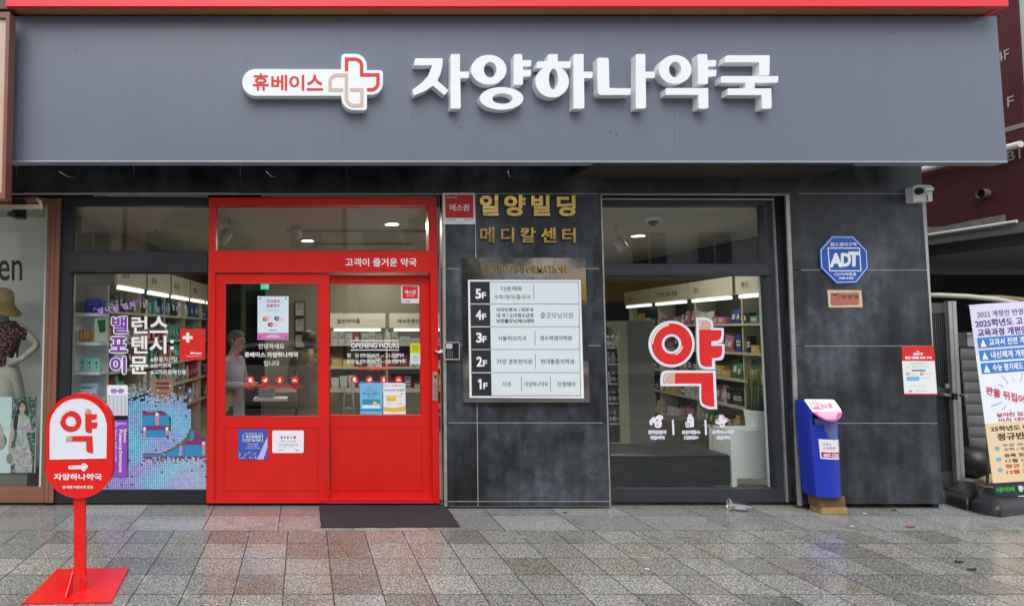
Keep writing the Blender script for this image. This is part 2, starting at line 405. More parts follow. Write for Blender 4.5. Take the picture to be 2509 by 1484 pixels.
# ---- what stands across the street (seen in the glass and in the polished steel)
def far_building(x0, x1, y, h, wallc, label, floors, band):
    t = thing('shop_building', label, 'building', ((x0 + x1) / 2, y, 0), 'buildings across the street')
    W_ = MB(mat('facade_' + band, wallc, .7, var=.15)); W_.box(x0, x1, y - 8, y, -.12, h); W_.build('wall', t)
    n = max(2, int((x1 - x0) / 2.2)); wm = mat('far_window', (.03, .04, .05), .15); fm = mat('far_frame', (.5, .5, .48), .5)
    for fl in range(floors):
        z0 = 3.9 + fl * 3
        for i in range(n):
            cx = x0 + (i + .5) * (x1 - x0) / n
            o = MB(fm); o.prism([rect(cx - .75, z0, cx + .75, z0 + 1.6), rect(cx - .67, z0 + .08, cx - .03, z0 + 1.52), rect(cx + .03, z0 + .08, cx + .67, z0 + 1.52)], lambda a, b: (a, y + .05, b), lambda a, b: (a, y + .002, b))
            f = o.build('window', t); g_ = MB(wm); g_.box(cx - .69, cx + .69, y + .004, y + .02, z0 + .06, z0 + 1.54); g = g_.build('pane', f)
    s_ = MB(mat('sign_' + band, band, .5)); s_.box(x0 + .3, x1 - .3, y + .01, y + .35, 2.7, 3.5); s_.build('sign_band', t)
    g_ = MB(wm); g_.box(x0 + .4, x1 - .4, y + .01, y + .04, .3, 2.6); g_.build('shop_glass', t)
    r_ = MB(fm); r_.box(x0 - .1, x1 + .1, y - 8.1, y + .12, h, h + .3); r_.build('cornice', t)
far_building(-16, -7.2, -13, 8.5, (.70, .58, .48), 'beige building across the street with a white sign band', 1, '#c9ccd0')
far_building(-7, 1.5, -13, 9.5, (.55, .34, .26), 'red brick building across the street with a green sign band', 2, '#3c7a5a')
far_building(1.7, 9.5, -13, 7.5, (.78, .74, .66), 'cream building across the street with a blue sign band', 1, '#3a5f9a')
far_building(9.7, 20, -13, 10, (.60, .55, .52), 'grey building across the street with a yellow sign band', 2, '#c4a13a')
BARK = mat('tree_bark', (.09, .065, .045), .9, bump=.6, bs=30); LEAF = mat('tree_leaves', (.055, .10, .03), .6, var=.5, vs=6)
for ti, (tx, lab) in enumerate([(-3.5, 'street tree opposite the red brick building'), (4.8, 'street tree opposite the cream building')]):
    t = thing('street_tree', lab, 'tree', (tx, -9.6, -.13), 'street trees across the road')
    tr = MB(BARK); tr.tube([(tx, -9.6, -.13), (tx + .05, -9.6, 1.2), (tx, -9.55, 2.6), (tx + .2, -9.6, 4.2)], [.16, .12, .1, .05])
    for a in range(6):
        an = a * 1.05; tr.tube([(tx, -9.55, 2.4 + a * .2), (tx + .7 * math.cos(an), -9.55 + .7 * math.sin(an), 3.2 + a * .25), (tx + 1.3 * math.cos(an), -9.55 + 1.3 * math.sin(an), 3.9 + a * .25)], [.06, .04, .015], 6)
    tr.build('trunk', t); cr = MB(LEAF)
    for k in range(2600):
        a = random.random() * 6.28; rr = 1.7 * random.random() ** .45; ph = random.uniform(-1, 1)
        c = Vector((tx + rr * math.cos(a) * math.sqrt(1 - ph * ph * .8), -9.55 + rr * math.sin(a) * math.sqrt(1 - ph * ph * .8), 4.2 + ph * 1.5))
        if math.sin(c.x * 4) * math.sin(c.z * 3.7 + c.y * 3) > .45: continue
        q = Matrix.Rotation(random.random() * 6.28, 3, Vector((random.uniform(-1, 1), random.uniform(-1, 1), random.uniform(-1, 1))).normalized()); s = .07
        cr.add([c + q @ Vector(p) for p in ((-s, -s, 0), (s, -s, 0), (s, s, 0), (-s, s, 0))], [(0, 1, 2, 3)])
    cr.build('crown', t)


car = thing('parked_car', 'white parked car at the kerb behind the photographer', 'car', (-.3, -2.2, -.13))
CARW = mat('car_white', (.72, .74, .76), .2, coat=.5, var=.02); prof = [(-2.35, .35), (-2.38, .75), (-2.2, .92), (-1.55, 1.0), (-.95, 1.42), (-.2, 1.50), (.6, 1.44), (1.15, 1.02), (1.95, .88), (2.15, .62), (2.12, .32), (1.72, .30)] + [(1.36 + .37 * math.cos(R(a)), .30 + .37 * math.sin(R(a))) for a in range(0, 181, 20)] + [(.9, .26), (-1.0, .26)] + [(-1.42 + .37 * math.cos(R(a)), .30 + .37 * math.sin(R(a))) for a in range(0, 181, 20)] + [(-1.85, .30)]
cf = lambda y, i=0: (lambda a, b: (a - .3, y - (.16 * max(0, b - .9) / .6 if y > -2.2 else -.16 * max(0, b - .9) / .6), b - .13))
p = MB(CARW); p.prism([prof], cf(-1.35), cf(-3.05)); p.build('body', car, bevel=.03)
p = MB(mat('car_glass', (.015, .02, .022), .06))
for q in ([(-1.4, 1.02), (-.88, 1.36), (-.28, 1.43), (-.28, 1.0)], [(-.2, 1.0), (-.2, 1.43), (.55, 1.37), (.98, 1.02)]): p.prism([q], lambda a, b: (a - .3, -1.343 - .16 * max(0, b - .9) / .6, b - .13), lambda a, b: (a - .3, -1.36 - .16 * max(0, b - .9) / .6, b - .13))
p.build('side_window', car)
for wx in (1.36, -1.42):
    for wy in (-1.36, -2.84):
        p = MB(mat('tyre', (.015, .015, .015), .8)); p.tube([(wx - .3, wy, .2), (wx - .3, wy - .2, .2)], .325, 28); wo = p.build('wheel', car); p = MB(mat('rim', (.5, .5, .52), .25, .8)); p.tube([(wx - .3, wy + .012, .2), (wx - .3, wy - .0, .2)], .21, 20); p.build('rim', wo)
p = MB(mat('headlamp', (.6, .62, .65), .1)); p.ball((1.70, -1.42, .60), .14, .06, .07); p.build('headlight', car)

# ================================================================== THE BUILDING
bld = thing('stone_building', 'dark stone clad shop building with silver joints over the grey paving', 'building', (3, YW, 0))
GROUT = mat('joint_silver', (.46, .45, .43), .55, 0, var=.3, vs=10)
clad = MB(STONE)
def panel(u0, v0, u1, v1, Y=YW, ub0=None, ub1=None, th=.03, tone=None):
    "stone slab between picture corners; ub0/ub1 = lower corner u"
    ub0 = u0 if ub0 is None else ub0; ub1 = u1 if ub1 is None else ub1; g = .95
    clad.tn = random.uniform(.05, 1) if tone is None else tone
    clad.shape(Z0, [[(u0 + g, v0 + g), (u1 - g, v0 + g), (ub1 - g, v1 - g), (ub0 + g, v1 - g)]], Y, th)
fus = [-160, 40, 327, 588, 848, 1164, 1470, 1698, 1929, 2257]
for a, b in zip(fus[:-1], fus[1:]):
    panel(a, 150, b, 380 if b < 1929 else 300, tone=.3); panel(a, 380 if b < 1929 else 300, b, 474.5, ub1=b + 2, tone=.25 if b <= 1698 else .7)
# pillar
def le(v): return 1090 + (v - 475) * .006          # left edge of pillar
def pr(v): return 1472 + (v - 475) * (1495 - 1472) / 765
def pm(v): return 1164 + (v - 475) * .009
rows = [475, 657.5, 846, 1035, 1227, 1240]
for a, b in zip(rows[:-1], rows[1:]):
    panel(le(a), a, pm(a), b, ub0=le(b), ub1=pm(b)); panel(pm(a), a, pr(a), b, ub0=pm(b), ub1=pr(b))
def rl(v): return 1933 + (v - 475) * (1962 - 1933) / 760
def rr_(v): return 2258 + (v - 475) * (2312 - 2258) / 762
rows = [475, 661, 847, 1036, 1234.5]
for a, b in zip(rows[:-1], rows[1:]): panel(rl(a), a, rr_(a), b, ub0=rl(b), ub1=rr_(b), tone=random.uniform(.55, .9))
# reveals of the right window and side of the pillar
zt = PZ(475, YW)
for a, b in zip(rows[:-1], rows[1:]):
    xt_, xb2 = PX(rl(a), YW, a), PX(rl(b), YW, b); za_, zb2_ = PZ(a, YW) - .004, PZ(b, YW) + .004; clad.tn = .35
    clad.add([(xt_, YW + .032, za_), (xt_, YF + .06, za_), (xb2, YF + .06, zb2_), (xb2, YW + .032, zb2_), (xt_ + .03, YW + .032, za_), (xt_ + .03, YF + .06, za_), (xb2 + .03, YF + .06, zb2_), (xb2 + .03, YW + .032, zb2_)], [(0, 1, 2, 3), (7, 6, 5, 4), (0, 4, 5, 1), (1, 5, 6, 2), (2, 6, 7, 3), (3, 7, 4, 0)])
clad.tn = .3; x = PX(le(800), YW)
for a, b in zip([475, 657, 846, 1035], [657, 846, 1035, 1238]): clad.box(x + .001, x + .02, YW + .032, YF + .1, PZ(b, YW) + .003, PZ(a, YW) - .003)
clad.build('stone_cladding', bld)
core = MB(GROUT)      # joint metal showing between the slabs, and the wall body
core.box(-5.4, PX(2256, YW), YW + .003, YW + .06, zt + .004, 4.6)
core.box(PX(le(475), YW) + .022, PX(1472, YW) - .002, YW + .003, YW + .25, .02, zt + .004)
xr = PX(1965, YW); core.box(PX(1963, YW) + .02, PX(2285, YW), YW + .003, YW + .25, .045, zt + .004)
core.build('joint_backing', bld)
sidewall = MB(STONE); sidewall.tn = .4; sx = PX(2285, YW); sidewall.box(sx - .05, sx, YW + .031, 13.0, 0, 4.6); sidewall.build('side_wall', bld)
hd = MB(DKALU); hd.box(-5.4, sx - .06, YW + .062, YW + .5, zt + .005, 4.6); hd.build('lintel', bld)
tr = MB(SILV)
def vtrim(ut, vt, ub, vb, wd, Y, th=.012, m=None):
    (m or tr).shape(Z0, [[(ut - wd / 2, vt), (ut + wd / 2, vt), (ub + wd / 2, vb), (ub - wd / 2, vb)]], Y, th)
def htrim(u0, v0, u1, v1, wd, Y, th=.012): tr.shape(Z0, [[(u0, v0 - wd / 2), (u1, v1 - wd / 2), (u1, v1 + wd / 2), (u0, v0 + wd / 2)]], Y, th)
vtrim(1075.5, 476, 1082, 1236, 2.2, YD - .02); vtrim(1086.5, 477, 1092, 1240, 7, YW - .003, .02)
vtrim(1472.5, 476, 1495, 1239, 3.2, YW - .004)
vtrim(1894, 483, 1929, 1229, 4.5, YF - .035, .02); vtrim(1929, 477, 1960, 1238, 9, YW - .004, .016)
htrim(57, 473, 585, 473, 1.6, YW - .003); htrim(232 * .99, 479, 508, 481, 2.6, YD - .04, .03)
htrim(588, 474.5, 1086, 475, 1.6, YW - .003); htrim(640, 480.5, 1072, 482, 2.2, YD - .04, .03)
htrim(1474, 476.5, 1930, 477.5, 2.4, YW - .004); htrim(1474, 487.5, 1894, 488.5, 3.0, YF - .06, .03)
htrim(1092, 1227.5, 1494, 1227.5, 2, YW - .003)
tr.build('silver_trim', bld)
# dark soffit over the right window
so = MB(mat('soffit_panel', (.035, .033, .031), .6, var=.2)); z = PZ(437, YW)
xl0, xr0 = PX(1405, YW), PX(2000, YW); so.box(xl0, xr0, 5.19, YW - .002, z, z + .05); so.build('soffit', bld)
cl = MB(SILV)       # small cable clips under the sign
for u in (163, 660, 1240):
    a = PL(u, 398, 5.3); cl.tube([(a[0] - .02, 5.2, 2.905), (a[0] + .015, 5.28, 2.885), (a[0] + .05, 5.34, 2.895)], .004, 6)
cl.build('cable_clip', bld)

# ---- interior
OLW = mat('interior_paint', (.19, .178, .13), .8, var=.05); CEIL = mat('ceiling_paint', (.40, .38, .33), .85, var=.04)
ZC = 2.74
mb = MB(mat('interior_floor_tile', (.40, .39, .36), .3, var=.08)); mb.add([(-3.2, YF + .08, .03), (5.7, YF + .08, .03), (5.7, 12.9, .03), (-3.2, 12.9, .03)], [(0, 1, 2, 3)]); struct(mb, 'interior_floor')
mb = MB(CEIL); mb.box(-3.4, sx - .06, YF + .1, 12.9, ZC, ZC + .1); struct(mb, 'ceiling')
wl = MB(OLW); wl.xbox(Matrix.Translation((-2.32, 5.9, 0)) @ Matrix.Rotation(R(-5.7), 4, 'Z'), (-.1, 0, 0), (0, 7.2, ZC)); wl.build('interior_side_wall')['kind'] = 'structure'
wl = MB(OLW); wl.box(-2.5, sx - .06, 12.0, 12.1, 0, ZC); wl.build('back_wall')['kind'] = 'structure'
wl = MB(OLW); wl.box(-.62, 3.3, 9.95, 10.05, 0, ZC); wl.build('partition_wall')['kind'] = 'structure'
wl = MB(OLW); wl.xbox(Matrix.Translation((5.28, 5.9, 0)) @ Matrix.Rotation(R(-2), 4, 'Z'), (0.28, 0, 0), (.34, 6.4, ZC)); wl.build('interior_right_wall')['kind'] = 'structure'
wl = MB(OLW); wl.box(-2.43, -2.37, 5.90, 7.05, 0, ZC + .2); wl.build('shop_divider_wall')['kind'] = 'structure'

# ================================================================== SHOP SIGN
sg = thing('shop_sign', 'long slate grey shop sign with white raised Korean letters under a red canopy edge', 'sign', PL(1250, 390, 5.15))
p = MB(SIGNP); p.shape(Z0, [[(26, 41), (2441, 41), (2467, 395.5), (19.5, 393.5)]], 5.15, .1); p.build('sign_panel', sg)
p = MB(mat('sign_edge_metal', (.42, .48, .56), .35, .4)); p.shape(Z0, [[(19, 393.5), (2467.5, 395), (2468, 398.2), (19, 396.5)]], 5.146, .12); p.build('sign_edge', sg)
e1 = P(1250, 16, 5.0)[1]; xa, xb = PX(14, 5.0, 16), PX(2471, 5.0, 24)
p = MB(mat('red_canopy_paint', (.80, .035, .04), .35, var=.05)); p.box(xa, xb, 5.0, 5.04, e1, e1 + .5); p.box(xb - .04, xb - .001, 5.041, 5.6, e1 + .002, e1 + .5); p.build('canopy_fascia', sg)
p = MB(mat('canopy_soffit', (.42, .20, .07), .6, var=.15)); p.box(xa + .002, xb - .042, 5.041, 5.6, e1 + .012, e1 + .04); p.build('canopy_soffit', sg)  # orange light on the underside is put into this tan colour
specks = MB(BLACKP)
for u, v in [(188, 121), (622, 266), (604, 145), (887, 93), (1010, 288), (1127, 313), (1170, 309), (1510, 330), (2180, 80), (700, 250), (1495, 325)]:
    specks.shape(Z0, [ell(u, v, 1.2, 2.0, 8)], 5.1485, .002)
rg_ = random.Random(21)
for k in range(70): specks.shape(Z0, [ell(rg_.uniform(40, 2430), rg_.uniform(60, 385), rg_.uniform(.35, .7), rg_.uniform(.4, 1.0), 6)], 5.1488, .001)
specks.build('dirt_specks', sg)
sp_ = MB(mat('fascia_seam', (.10, .115, .155), .5))
for u in (838, 1652): sp_.shape(Z0, [[(u, 44), (u + .8, 44), (u + .8, 393), (u, 393)]], 5.1494, .0005)
sp_.build('panel_seam', sg)
SX = .08; YL = 5.07
LT = mat('sign_letter_white', (.84, .88, .90), .38, var=.02)
def letter(layers):
    m_ = MB(LT)
    for i, loops in enumerate(layers): m_.shape(Zj, loops, YL + .0006 * i, SX - .0006 * i)
    return m_.build('letter', sg)
def A_(x, y, x2, xt, ya, yb, y2):   # vertical bar with one side tick
    return rnd([(x, y, 10), (x2, y, 2), (x2, ya, 2), (xt, ya, 8), (xt - 2, yb, 8), (x2 + 2, yb, 3), (x2 + 5, y2, 14), (x, y2, 2)], 3)
letter([[rnd([(178, 117, 6), (352, 117, 4), (349, 168, 20), (338, 214, 20), (319, 257, 6), (388, 318, 3), (362, 347, 3), (290, 288, 5), (240, 322, 20), (170, 350, 3), (160, 315, 3), (215, 275, 20), (262, 226, 20), (286, 160, 4), (172, 160, 3)], 4)], [A_(401, 90, 460, 517, 200, 241, 432)]])
letter([[ell(641, 188, 111, 93), ell(650, 188, 40, 49)[::-1]],
        [rnd([(797, 90, 16), (850, 90, 2), (852, 128, 2), (909, 128, 8), (905, 166, 6), (855, 168, 2), (855, 188, 2), (907, 188, 8), (904, 229, 6), (855, 233, 2), (856, 283, 12), (796, 283, 2)], 3)],
        [ell(721, 368, 137, 71), ell(727, 369, 64, 33)[::-1]]])
letter([[rnd([(1010, 90, 14), (1073, 90, 2), (1073, 136, 2), (1156, 136, 6), (1152, 178, 6), (938, 178, 6), (945, 136, 6), (1010, 136, 2)], 3)],
        [ell(1039, 262, 105, 100), ell(1047, 247, 29, 66)[::-1]], [A_(1172, 90, 1236, 1293, 200, 241, 432)]])
letter([[rnd([(1320, 113, 12), (1393, 113, 14), (1398, 303, 3), (1532, 305, 2), (1530, 346, 3), (1325, 347, 22)], 3)], [A_(1563, 90, 1623, 1684, 200, 241, 432)]])
letter([[ell(1810, 187, 103, 90), ell(1810, 187, 38, 49)[::-1]],
        [rnd([(1950, 90, 14), (2011, 90, 2), (2013, 128, 2), (2069, 128, 8), (2066, 166, 6), (2016, 168, 2), (2016, 188, 2), (2070, 188, 8), (2066, 229, 6), (2016, 233, 2), (2017, 278, 12), (1954, 278, 2)], 3)],
        [rnd([(1752, 303, 8), (2017, 303, 2), (2019, 432, 14), (1957, 432, 2), (1955, 346, 2), (1750, 346, 2)], 3)]])
letter([[rnd([(2130, 98, 10), (2403, 98, 2), (2402, 225, 14), (2337, 225, 2), (2337, 142, 2), (2118, 142, 2)], 3)],
        [rnd([(2100, 228, 8), (2458, 228, 2), (2455, 270, 8), (2309, 270, 2), (2309, 312, 1), (2252, 312, 1), (2252, 270, 2), (2096, 270, 2)], 3)],
        [rnd([(2140, 305, 8), (2413, 305, 2), (2416, 432, 14), (2355, 432, 2), (2352, 347, 2), (2138, 347, 2)], 3)]])
LOGO = (arc(415, 617, 190, 193, 90, 270, 14) + [(1658, 428), (1660, 250)] + arc(1705, 250, 45, 45, 180, 270, 4) + arc(1860, 380, 168, 175, 270, 360, 10) + [(2030, 440)] +
        arc(2215, 487, 47, 47, 270, 360, 4) + arc(2092, 630, 170, 165, 0, 90, 10) + [(2030, 795)] + arc(1987, 975, 43, 43, 0, 90, 4) + arc(1850, 850, 185, 168, 90, 180, 10) + [(1658, 810)])
p = MB(LT); p.shape(Zi, [LOGO], YL, SX); lg = p.build('logo_plate', sg)
RL1 = [(1735, 452), (1735, 281), (1860, 281)] + arc(1862, 375, 92, 94, 270, 360, 8) + [(1954, 508), (2190, 508), (2190, 610)] + arc(2092, 622, 98, 100, 0, 90, 8) + [(2030, 722)]
BG1 = [(1685, 722), (1497, 722), (1497, 620)] + arc(1600, 608, 103, 98, 180, 270, 8) + [(1733, 510), (1733, 830)] + arc(1845, 838, 112, 112, 180, 90, 8) + [(1957, 950), (1957, 722), (1787, 722)]
def logo_marks(mbr, mbb, mp, Y, wd=48, th=.002):
    mbr.shape(mp, [stroke(RL1, wd)], Y, th); mbb.shape(mp, [stroke(BG1, wd)], Y, th)
BEIGE = mat('beige_print', (.62, .47, .38), .45, var=.03)
a, b = MB(RED2), MB(BEIGE); logo_marks(a, b, Zi, YL - .003, th=.0028)
for ch, bb in zip('휴베이스', [(380, 487, 607, 735), (645, 508, 875, 733), (905, 508, 1122, 733), (1158, 505, 1395, 733)]): a.text(Zi, ch, bb, YL - .003, .0028, .022)
a.build('logo_lettering', sg); b.build('logo_beige_line', sg)

# ================================================================== GOLD NAME LETTERS
gl_ = thing('brass_lettering', 'two rows of raised brass Korean letters on the dark stone pillar', 'sign', PL(1290, 540, YW))
for ch, bb in zip('일양빌딩메디칼센터', [(655, 102, 893, 362), (958, 102, 1222, 366), (1293, 105, 1527, 363), (1610, 108, 1840, 366), (660, 500, 838, 694), (918, 506, 1082, 693), (1160, 506, 1348, 692), (1413, 506, 1600, 692), (1675, 510, 1842, 693)]):
    m_ = MB(GOLD); m_.text(Zc, ch, bb, YW - .022, .02, (.032 if bb[1] < 200 else .022)); m_.build('letter', gl_)

# ================================================================== DIRECTORY BOARD
db = thing('directory_board', 'polished steel floor directory with five white rows on the stone pillar', 'sign', PL(1285, 985, YW))
p = MB(STEEL); p.shape(Zd, [[(190, 63), (1305, 67), (1346, 1362), (213, 1360)]], YW - .05, .048); p.build('steel_backing', db)
p = MB(GOLD)
p.text(Zd, '일양빌딩', (370, 135, 655, 210), YW - .058, .007, .015); p.text(Zd, 'INFORMATION', (672, 135, 1137, 208), YW - .058, .007, .02, 1.08); p.build('title_lettering', db)
Yp = YW - .056
p = MB(WPRINT); p.shape(Zd, [[(253, 262), (1262, 264), (1293, 1325), (268, 1318)]], Yp, .0055); wp = p.build('white_panel', db)
sk = lambda x, y: Zd(x + (y - 262) * .0165, y)
ln = MB(mat('directory_line', (.02, .028, .035), .45)); tone_ = MB(mat('directory_field', (.66, .74, .78), .35, var=.02)); blk = MB(BLACKP); wt = MB(WPRINT)
tone_.shape(sk, [rect(445, 282, 1244, 1298)], Yp - .001, .0009)
for i, y in enumerate([282, 482, 686, 890, 1098]):
    y2 = [474, 678, 884, 1090, 1298][i]; blk.shape(sk, [rect(273, y, 446, y2)], Yp - .0016, .0015)
    d = '54321'[i]; yy = [342, 532, 735, 950, 1152][i]
    if d == '1': wt.shape(sk, [[(340, yy), (357, yy), (357, yy + 90), (341, yy + 90), (341, yy + 22), (326, yy + 28), (326, yy + 14)]], Yp - .0024, .0007)
    else: wt.text(sk, d, (316, yy, 368, yy + 90), Yp - .0024, .0007, .035)
    wt.text(sk, 'F', (373, yy + 32, 411, yy + 88), Yp - .0024, .0007, .03)
    if i: ln.shape(sk, [rect(446, y - 6, 1244, y - 2)], Yp - .0016, .0006)
ln.shape(sk, [rect(268, 277, 1248, 1303), rect(272, 281, 1244, 1299)[::-1]], Yp - .0018, .0006)
for x, y0, y1 in [(841, 308, 438), (845, 717, 852), (845, 925, 1060), (716, 1130, 1262), (976, 1130, 1262)]: ln.shape(sk, [rect(x - 2, y0, x + 2, y1)], Yp - .0018, .0006)
for s_, bb, bo in [('다온에듀', (548, 318, 738, 362), .008), ('수학/영어/중국어', (483, 395, 806, 437), .004), ('이비인후과 / 피부과', (502, 512, 835, 548), .02), ('내 과 / 소아청소년과', (502, 562, 836, 600), .02), ('비만클리닉/에스테틱', (502, 612, 836, 650), .025),
                  ('굿모닝의원', (948, 555, 1188, 606), .0), ('서울허브치과', (510, 765, 768, 808), .008), ('앤수학영어학원', (890, 763, 1175, 808), .008), ('자양 경희한의원', (498, 972, 815, 1018), .005), ('현대통증의학과', (892, 972, 1195, 1018), .008),
                  ('지센', (545, 1175, 622, 1220), .005), ('자양하나약국', (744, 1175, 954, 1220), .008), ('진영헤어', (1037, 1175, 1198, 1220), .008)]:
    ln.text(sk, s_, bb, Yp - .0018, .0005, bo)
bl = MB(print_mat('#2f7fae')); c0 = (920, 580)
for a in range(7):
    an = a * 51.4 + 20; bl.shape(sk, [stroke([(c0[0] + 6 * math.cos(R(an)), c0[1] + 8 * math.sin(R(an))), (c0[0] + 24 * math.cos(R(an)), c0[1] + 32 * math.sin(R(an)))], 8)], Yp - .0018, .0005)
blk.build('floor_tiles', wp); tone_.build('field', wp); ln.build('lettering', wp); wt.build('floor_numbers', wp); bl.build('clinic_emblem', wp)

# ================================================================== SHOPFRONT FRAMES
def frame(parent, name, outer, holes, Y, th, m, bevel=.002):
    p = MB(m); p.shape(Z0, [outer] + [h[::-1] for h in holes], Y, th); return p.build(name, parent, bevel=bevel)
def pane(parent, quad, Y, name='pane', th=.006):
    p = MB(GLASS); p.shape(Z0, [quad], Y, th); return p.build(name, parent)
w1 = thing('display_window', 'dark framed shop window left of the red door with stickers of purple Korean letters', 'window', PL(330, 1230, YF))
h1 = [(178.7, 502.8), (512, 504), (510, 616), (177, 616)]; h2 = [(174.5, 670), (509, 670), (505, 1199), (163, 1199)]
frame(w1, 'frame', [(149, 483), (513, 483), (508, 1231), (130, 1231)], [h1, h2], YF, .07, DKALU)
p = MB(DKALU); p.shape(Z0, [[(168, 619), (508, 619), (507, 666), (166, 666)]], YF - .018, .0175); p.build('crossbar', w1, bevel=.002)
pane(w1, [(176, 501), (514, 501), (512, 619), (174, 619)], YF + .03, 'transom_pane'); pane(w1, [(172, 668), (512, 668), (507, 1201), (160, 1201)], YF + .03)
p = MB(SILV); p.shape(Z0, [[(171, 672), (176, 672), (165, 1198), (160, 1198)]], YF + .038, .02); p.shape(Z0, [[(181, 672), (184, 672), (175, 1198), (172, 1198)]], YF + .06, .02); p.build('side_channel', w1)

rf = thing('entrance_frame', 'glossy red door frame with a glass transom and white slogan lettering', 'door frame', PL(790, 1230, YD))
frame(rf, 'frame', [(512, 484.5), (1070, 484.5), (1077.5, 1231), (505.5, 1231)],
      [[(529.5, 502.5), (1048.5, 502.5), (1050, 616), (529, 616)], [(526.5, 666.7), (1054.5, 666.7), (1061, 1224), (524, 1224)]], YD - .03, .12, RED, .003)
p = MB(mat('transom_lip_red', (.40, .008, .006), .45)); p.shape(Z0, [rect(525, 498, 1053, 620), [(532, 505), (1046, 505), (1047, 613.5), (531.5, 613.5)][::-1]], YD + .02, .02); p.build('transom_bead', rf)
pane(rf, rect(527, 500, 1052, 619), YD + .05, 'transom_pane')
p = MB(WPRINT); p.text(Za, '고객이 즐거운 약국', (1222, 612, 1832, 684), YD - .032, .0018, .02); p.build('slogan_lettering', rf)
p = MB(SILV); p.shape(Z0, [[(805, 1224.5), (1060, 1224.5), (1062, 1232.5), (804, 1232.5)]], YD - .01, .1); p.build('threshold', rf)
def groove(parent, quad, Y, w_=1.0):
    p = MB(mat('panel_groove', (.12, .004, .004), .6)); x = [(quad[0][0] + w_, quad[0][1] + w_), (quad[1][0] - w_, quad[1][1] + w_), (quad[2][0] - w_, quad[2][1] - w_), (quad[3][0] + w_, quad[3][1] - w_)]
    p.shape(Z0, [quad, x[::-1]], Y, .003); p.build('panel_groove', parent)
def grime(t, pts, Y, seed):
    rg = random.Random(seed); p = MB(mat('grime', (.12, .03, .025), .8, var=.5, vs=60))
    for k in range(pts[4]):
        u = rg.uniform(pts[0], pts[2]); v = pts[3] - abs(rg.gauss(0, 1)) * (pts[3] - pts[1]) * .4; r = rg.uniform(.25, .8)
        p.shape(Z0, [ell(u, v, r * rg.uniform(.8, 2), r, 7)], Y - .0003 * (k % 3), .0002)
    p.build('dirt_marks', t)
dl = thing('sliding_door', 'left red door leaf with the greeting lettering on its glass and a blue poster below', 'door', PL(665, 1230, YD))
frame(dl, 'leaf_frame', [(527.5, 669), (805.5, 669), (806, 1230), (524.5, 1230)], [[(552, 694.5), (779, 694.5), (779, 1019.5), (550, 1019.5)]], YD - .005, .05, RED, .003)
pane(dl, rect(549, 692, 782, 1022), YD + .02)
groove(dl, [(549.5, 1048), (779.2, 1047), (779.2, 1202.5), (548, 1202.5)], YD - .0065)
p = MB(mat('seam_shadow', (.15, .004, .004), .6)); p.shape(Z0, [[(778.6, 1202.5), (779.8, 1202.5), (779.8, 1230), (778.6, 1230)]], YD - .0065, .002); p.shape(Z0, [[(548, 1202.5), (549, 1202.5), (549, 1230), (548, 1230)]], YD - .0065, .002); p.build('frame_seam', dl)
grime(dl, (530, 1060, 800, 1228, 46), YD - .0062, 1)
dr = thing('sliding_door', 'right red door leaf with the opening hours on its glass behind the doormat', 'door', PL(930, 1224, YD + .06))
frame(dr, 'leaf_frame', [(806.5, 674), (1052, 674), (1061, 1223.5), (806.8, 1223.5)], [[(808.5, 695.5), (1029.5, 695.5), (1031, 1017), (808.5, 1017)]], YD + .055, .045, RED, .003)
pane(dr, rect(800, 692, 1034, 1020), YD + .078)
groove(dr, [(809.5, 1046.5), (1033, 1046), (1034.5, 1202.5), (809, 1202.5)], YD + .0535)
p = MB(SILV); p.shape(Zb, [rrect(1969, 100, 2008, 348, 6)], YD - .038, .0075); p.m(BLACK); p.shape(Zb, [rrect(1984, 130, 2000, 158, 5)], YD - .0395, .001)
for i in range(9): p.shape(Zb, [rect(1986, 190 + i * 15, 1996, 196 + i * 15)], YD - .0395, .001)
p.build('lock_plate', dr, bevel=.001)

grime(dr, (812, 1060, 1055, 1221, 40), YD + .0535, 2)
w2 = thing('display_window', 'tall dark framed shop window right of the pillar with a large red Korean letter', 'window', PL(1710, 1228, YF))
h1 = [(1474, 504), (1869, 504), (1874, 646), (1479, 646)]; h2 = [(1480.5, 675), (1877, 675), (1903, 1197), (1499, 1197)]
frame(w2, 'frame', [(1466, 470), (1932, 470), (1960, 1229), (1490, 1229)], [h1, h2], YF - .02, .08, DKALU2)
p = MB(DKALU2); p.shape(Z0, [[(1479, 647), (1890, 647), (1891.5, 673.5), (1480, 673.5)]], YF - .034, .0135); p.build('crossbar', w2, bevel=.002)
pane(w2, [(1468, 501), (1873, 501), (1878, 649), (1472, 649)], YF + .02, 'transom_pane'); pane(w2, [(1476, 672), (1881, 672), (1907, 1200), (1494, 1200)], YF + .02)
p = MB(WHITE); p.shape(Z0, [[(1860, 505), (1871, 505), (1872.5, 645), (1866, 645)]], YF + .07, .04); p.shape(Z0, [[(1863, 676), (1876, 676), (1902, 1197), (1889, 1197)]], YF + .07, .04); p.build('white_post', w2)

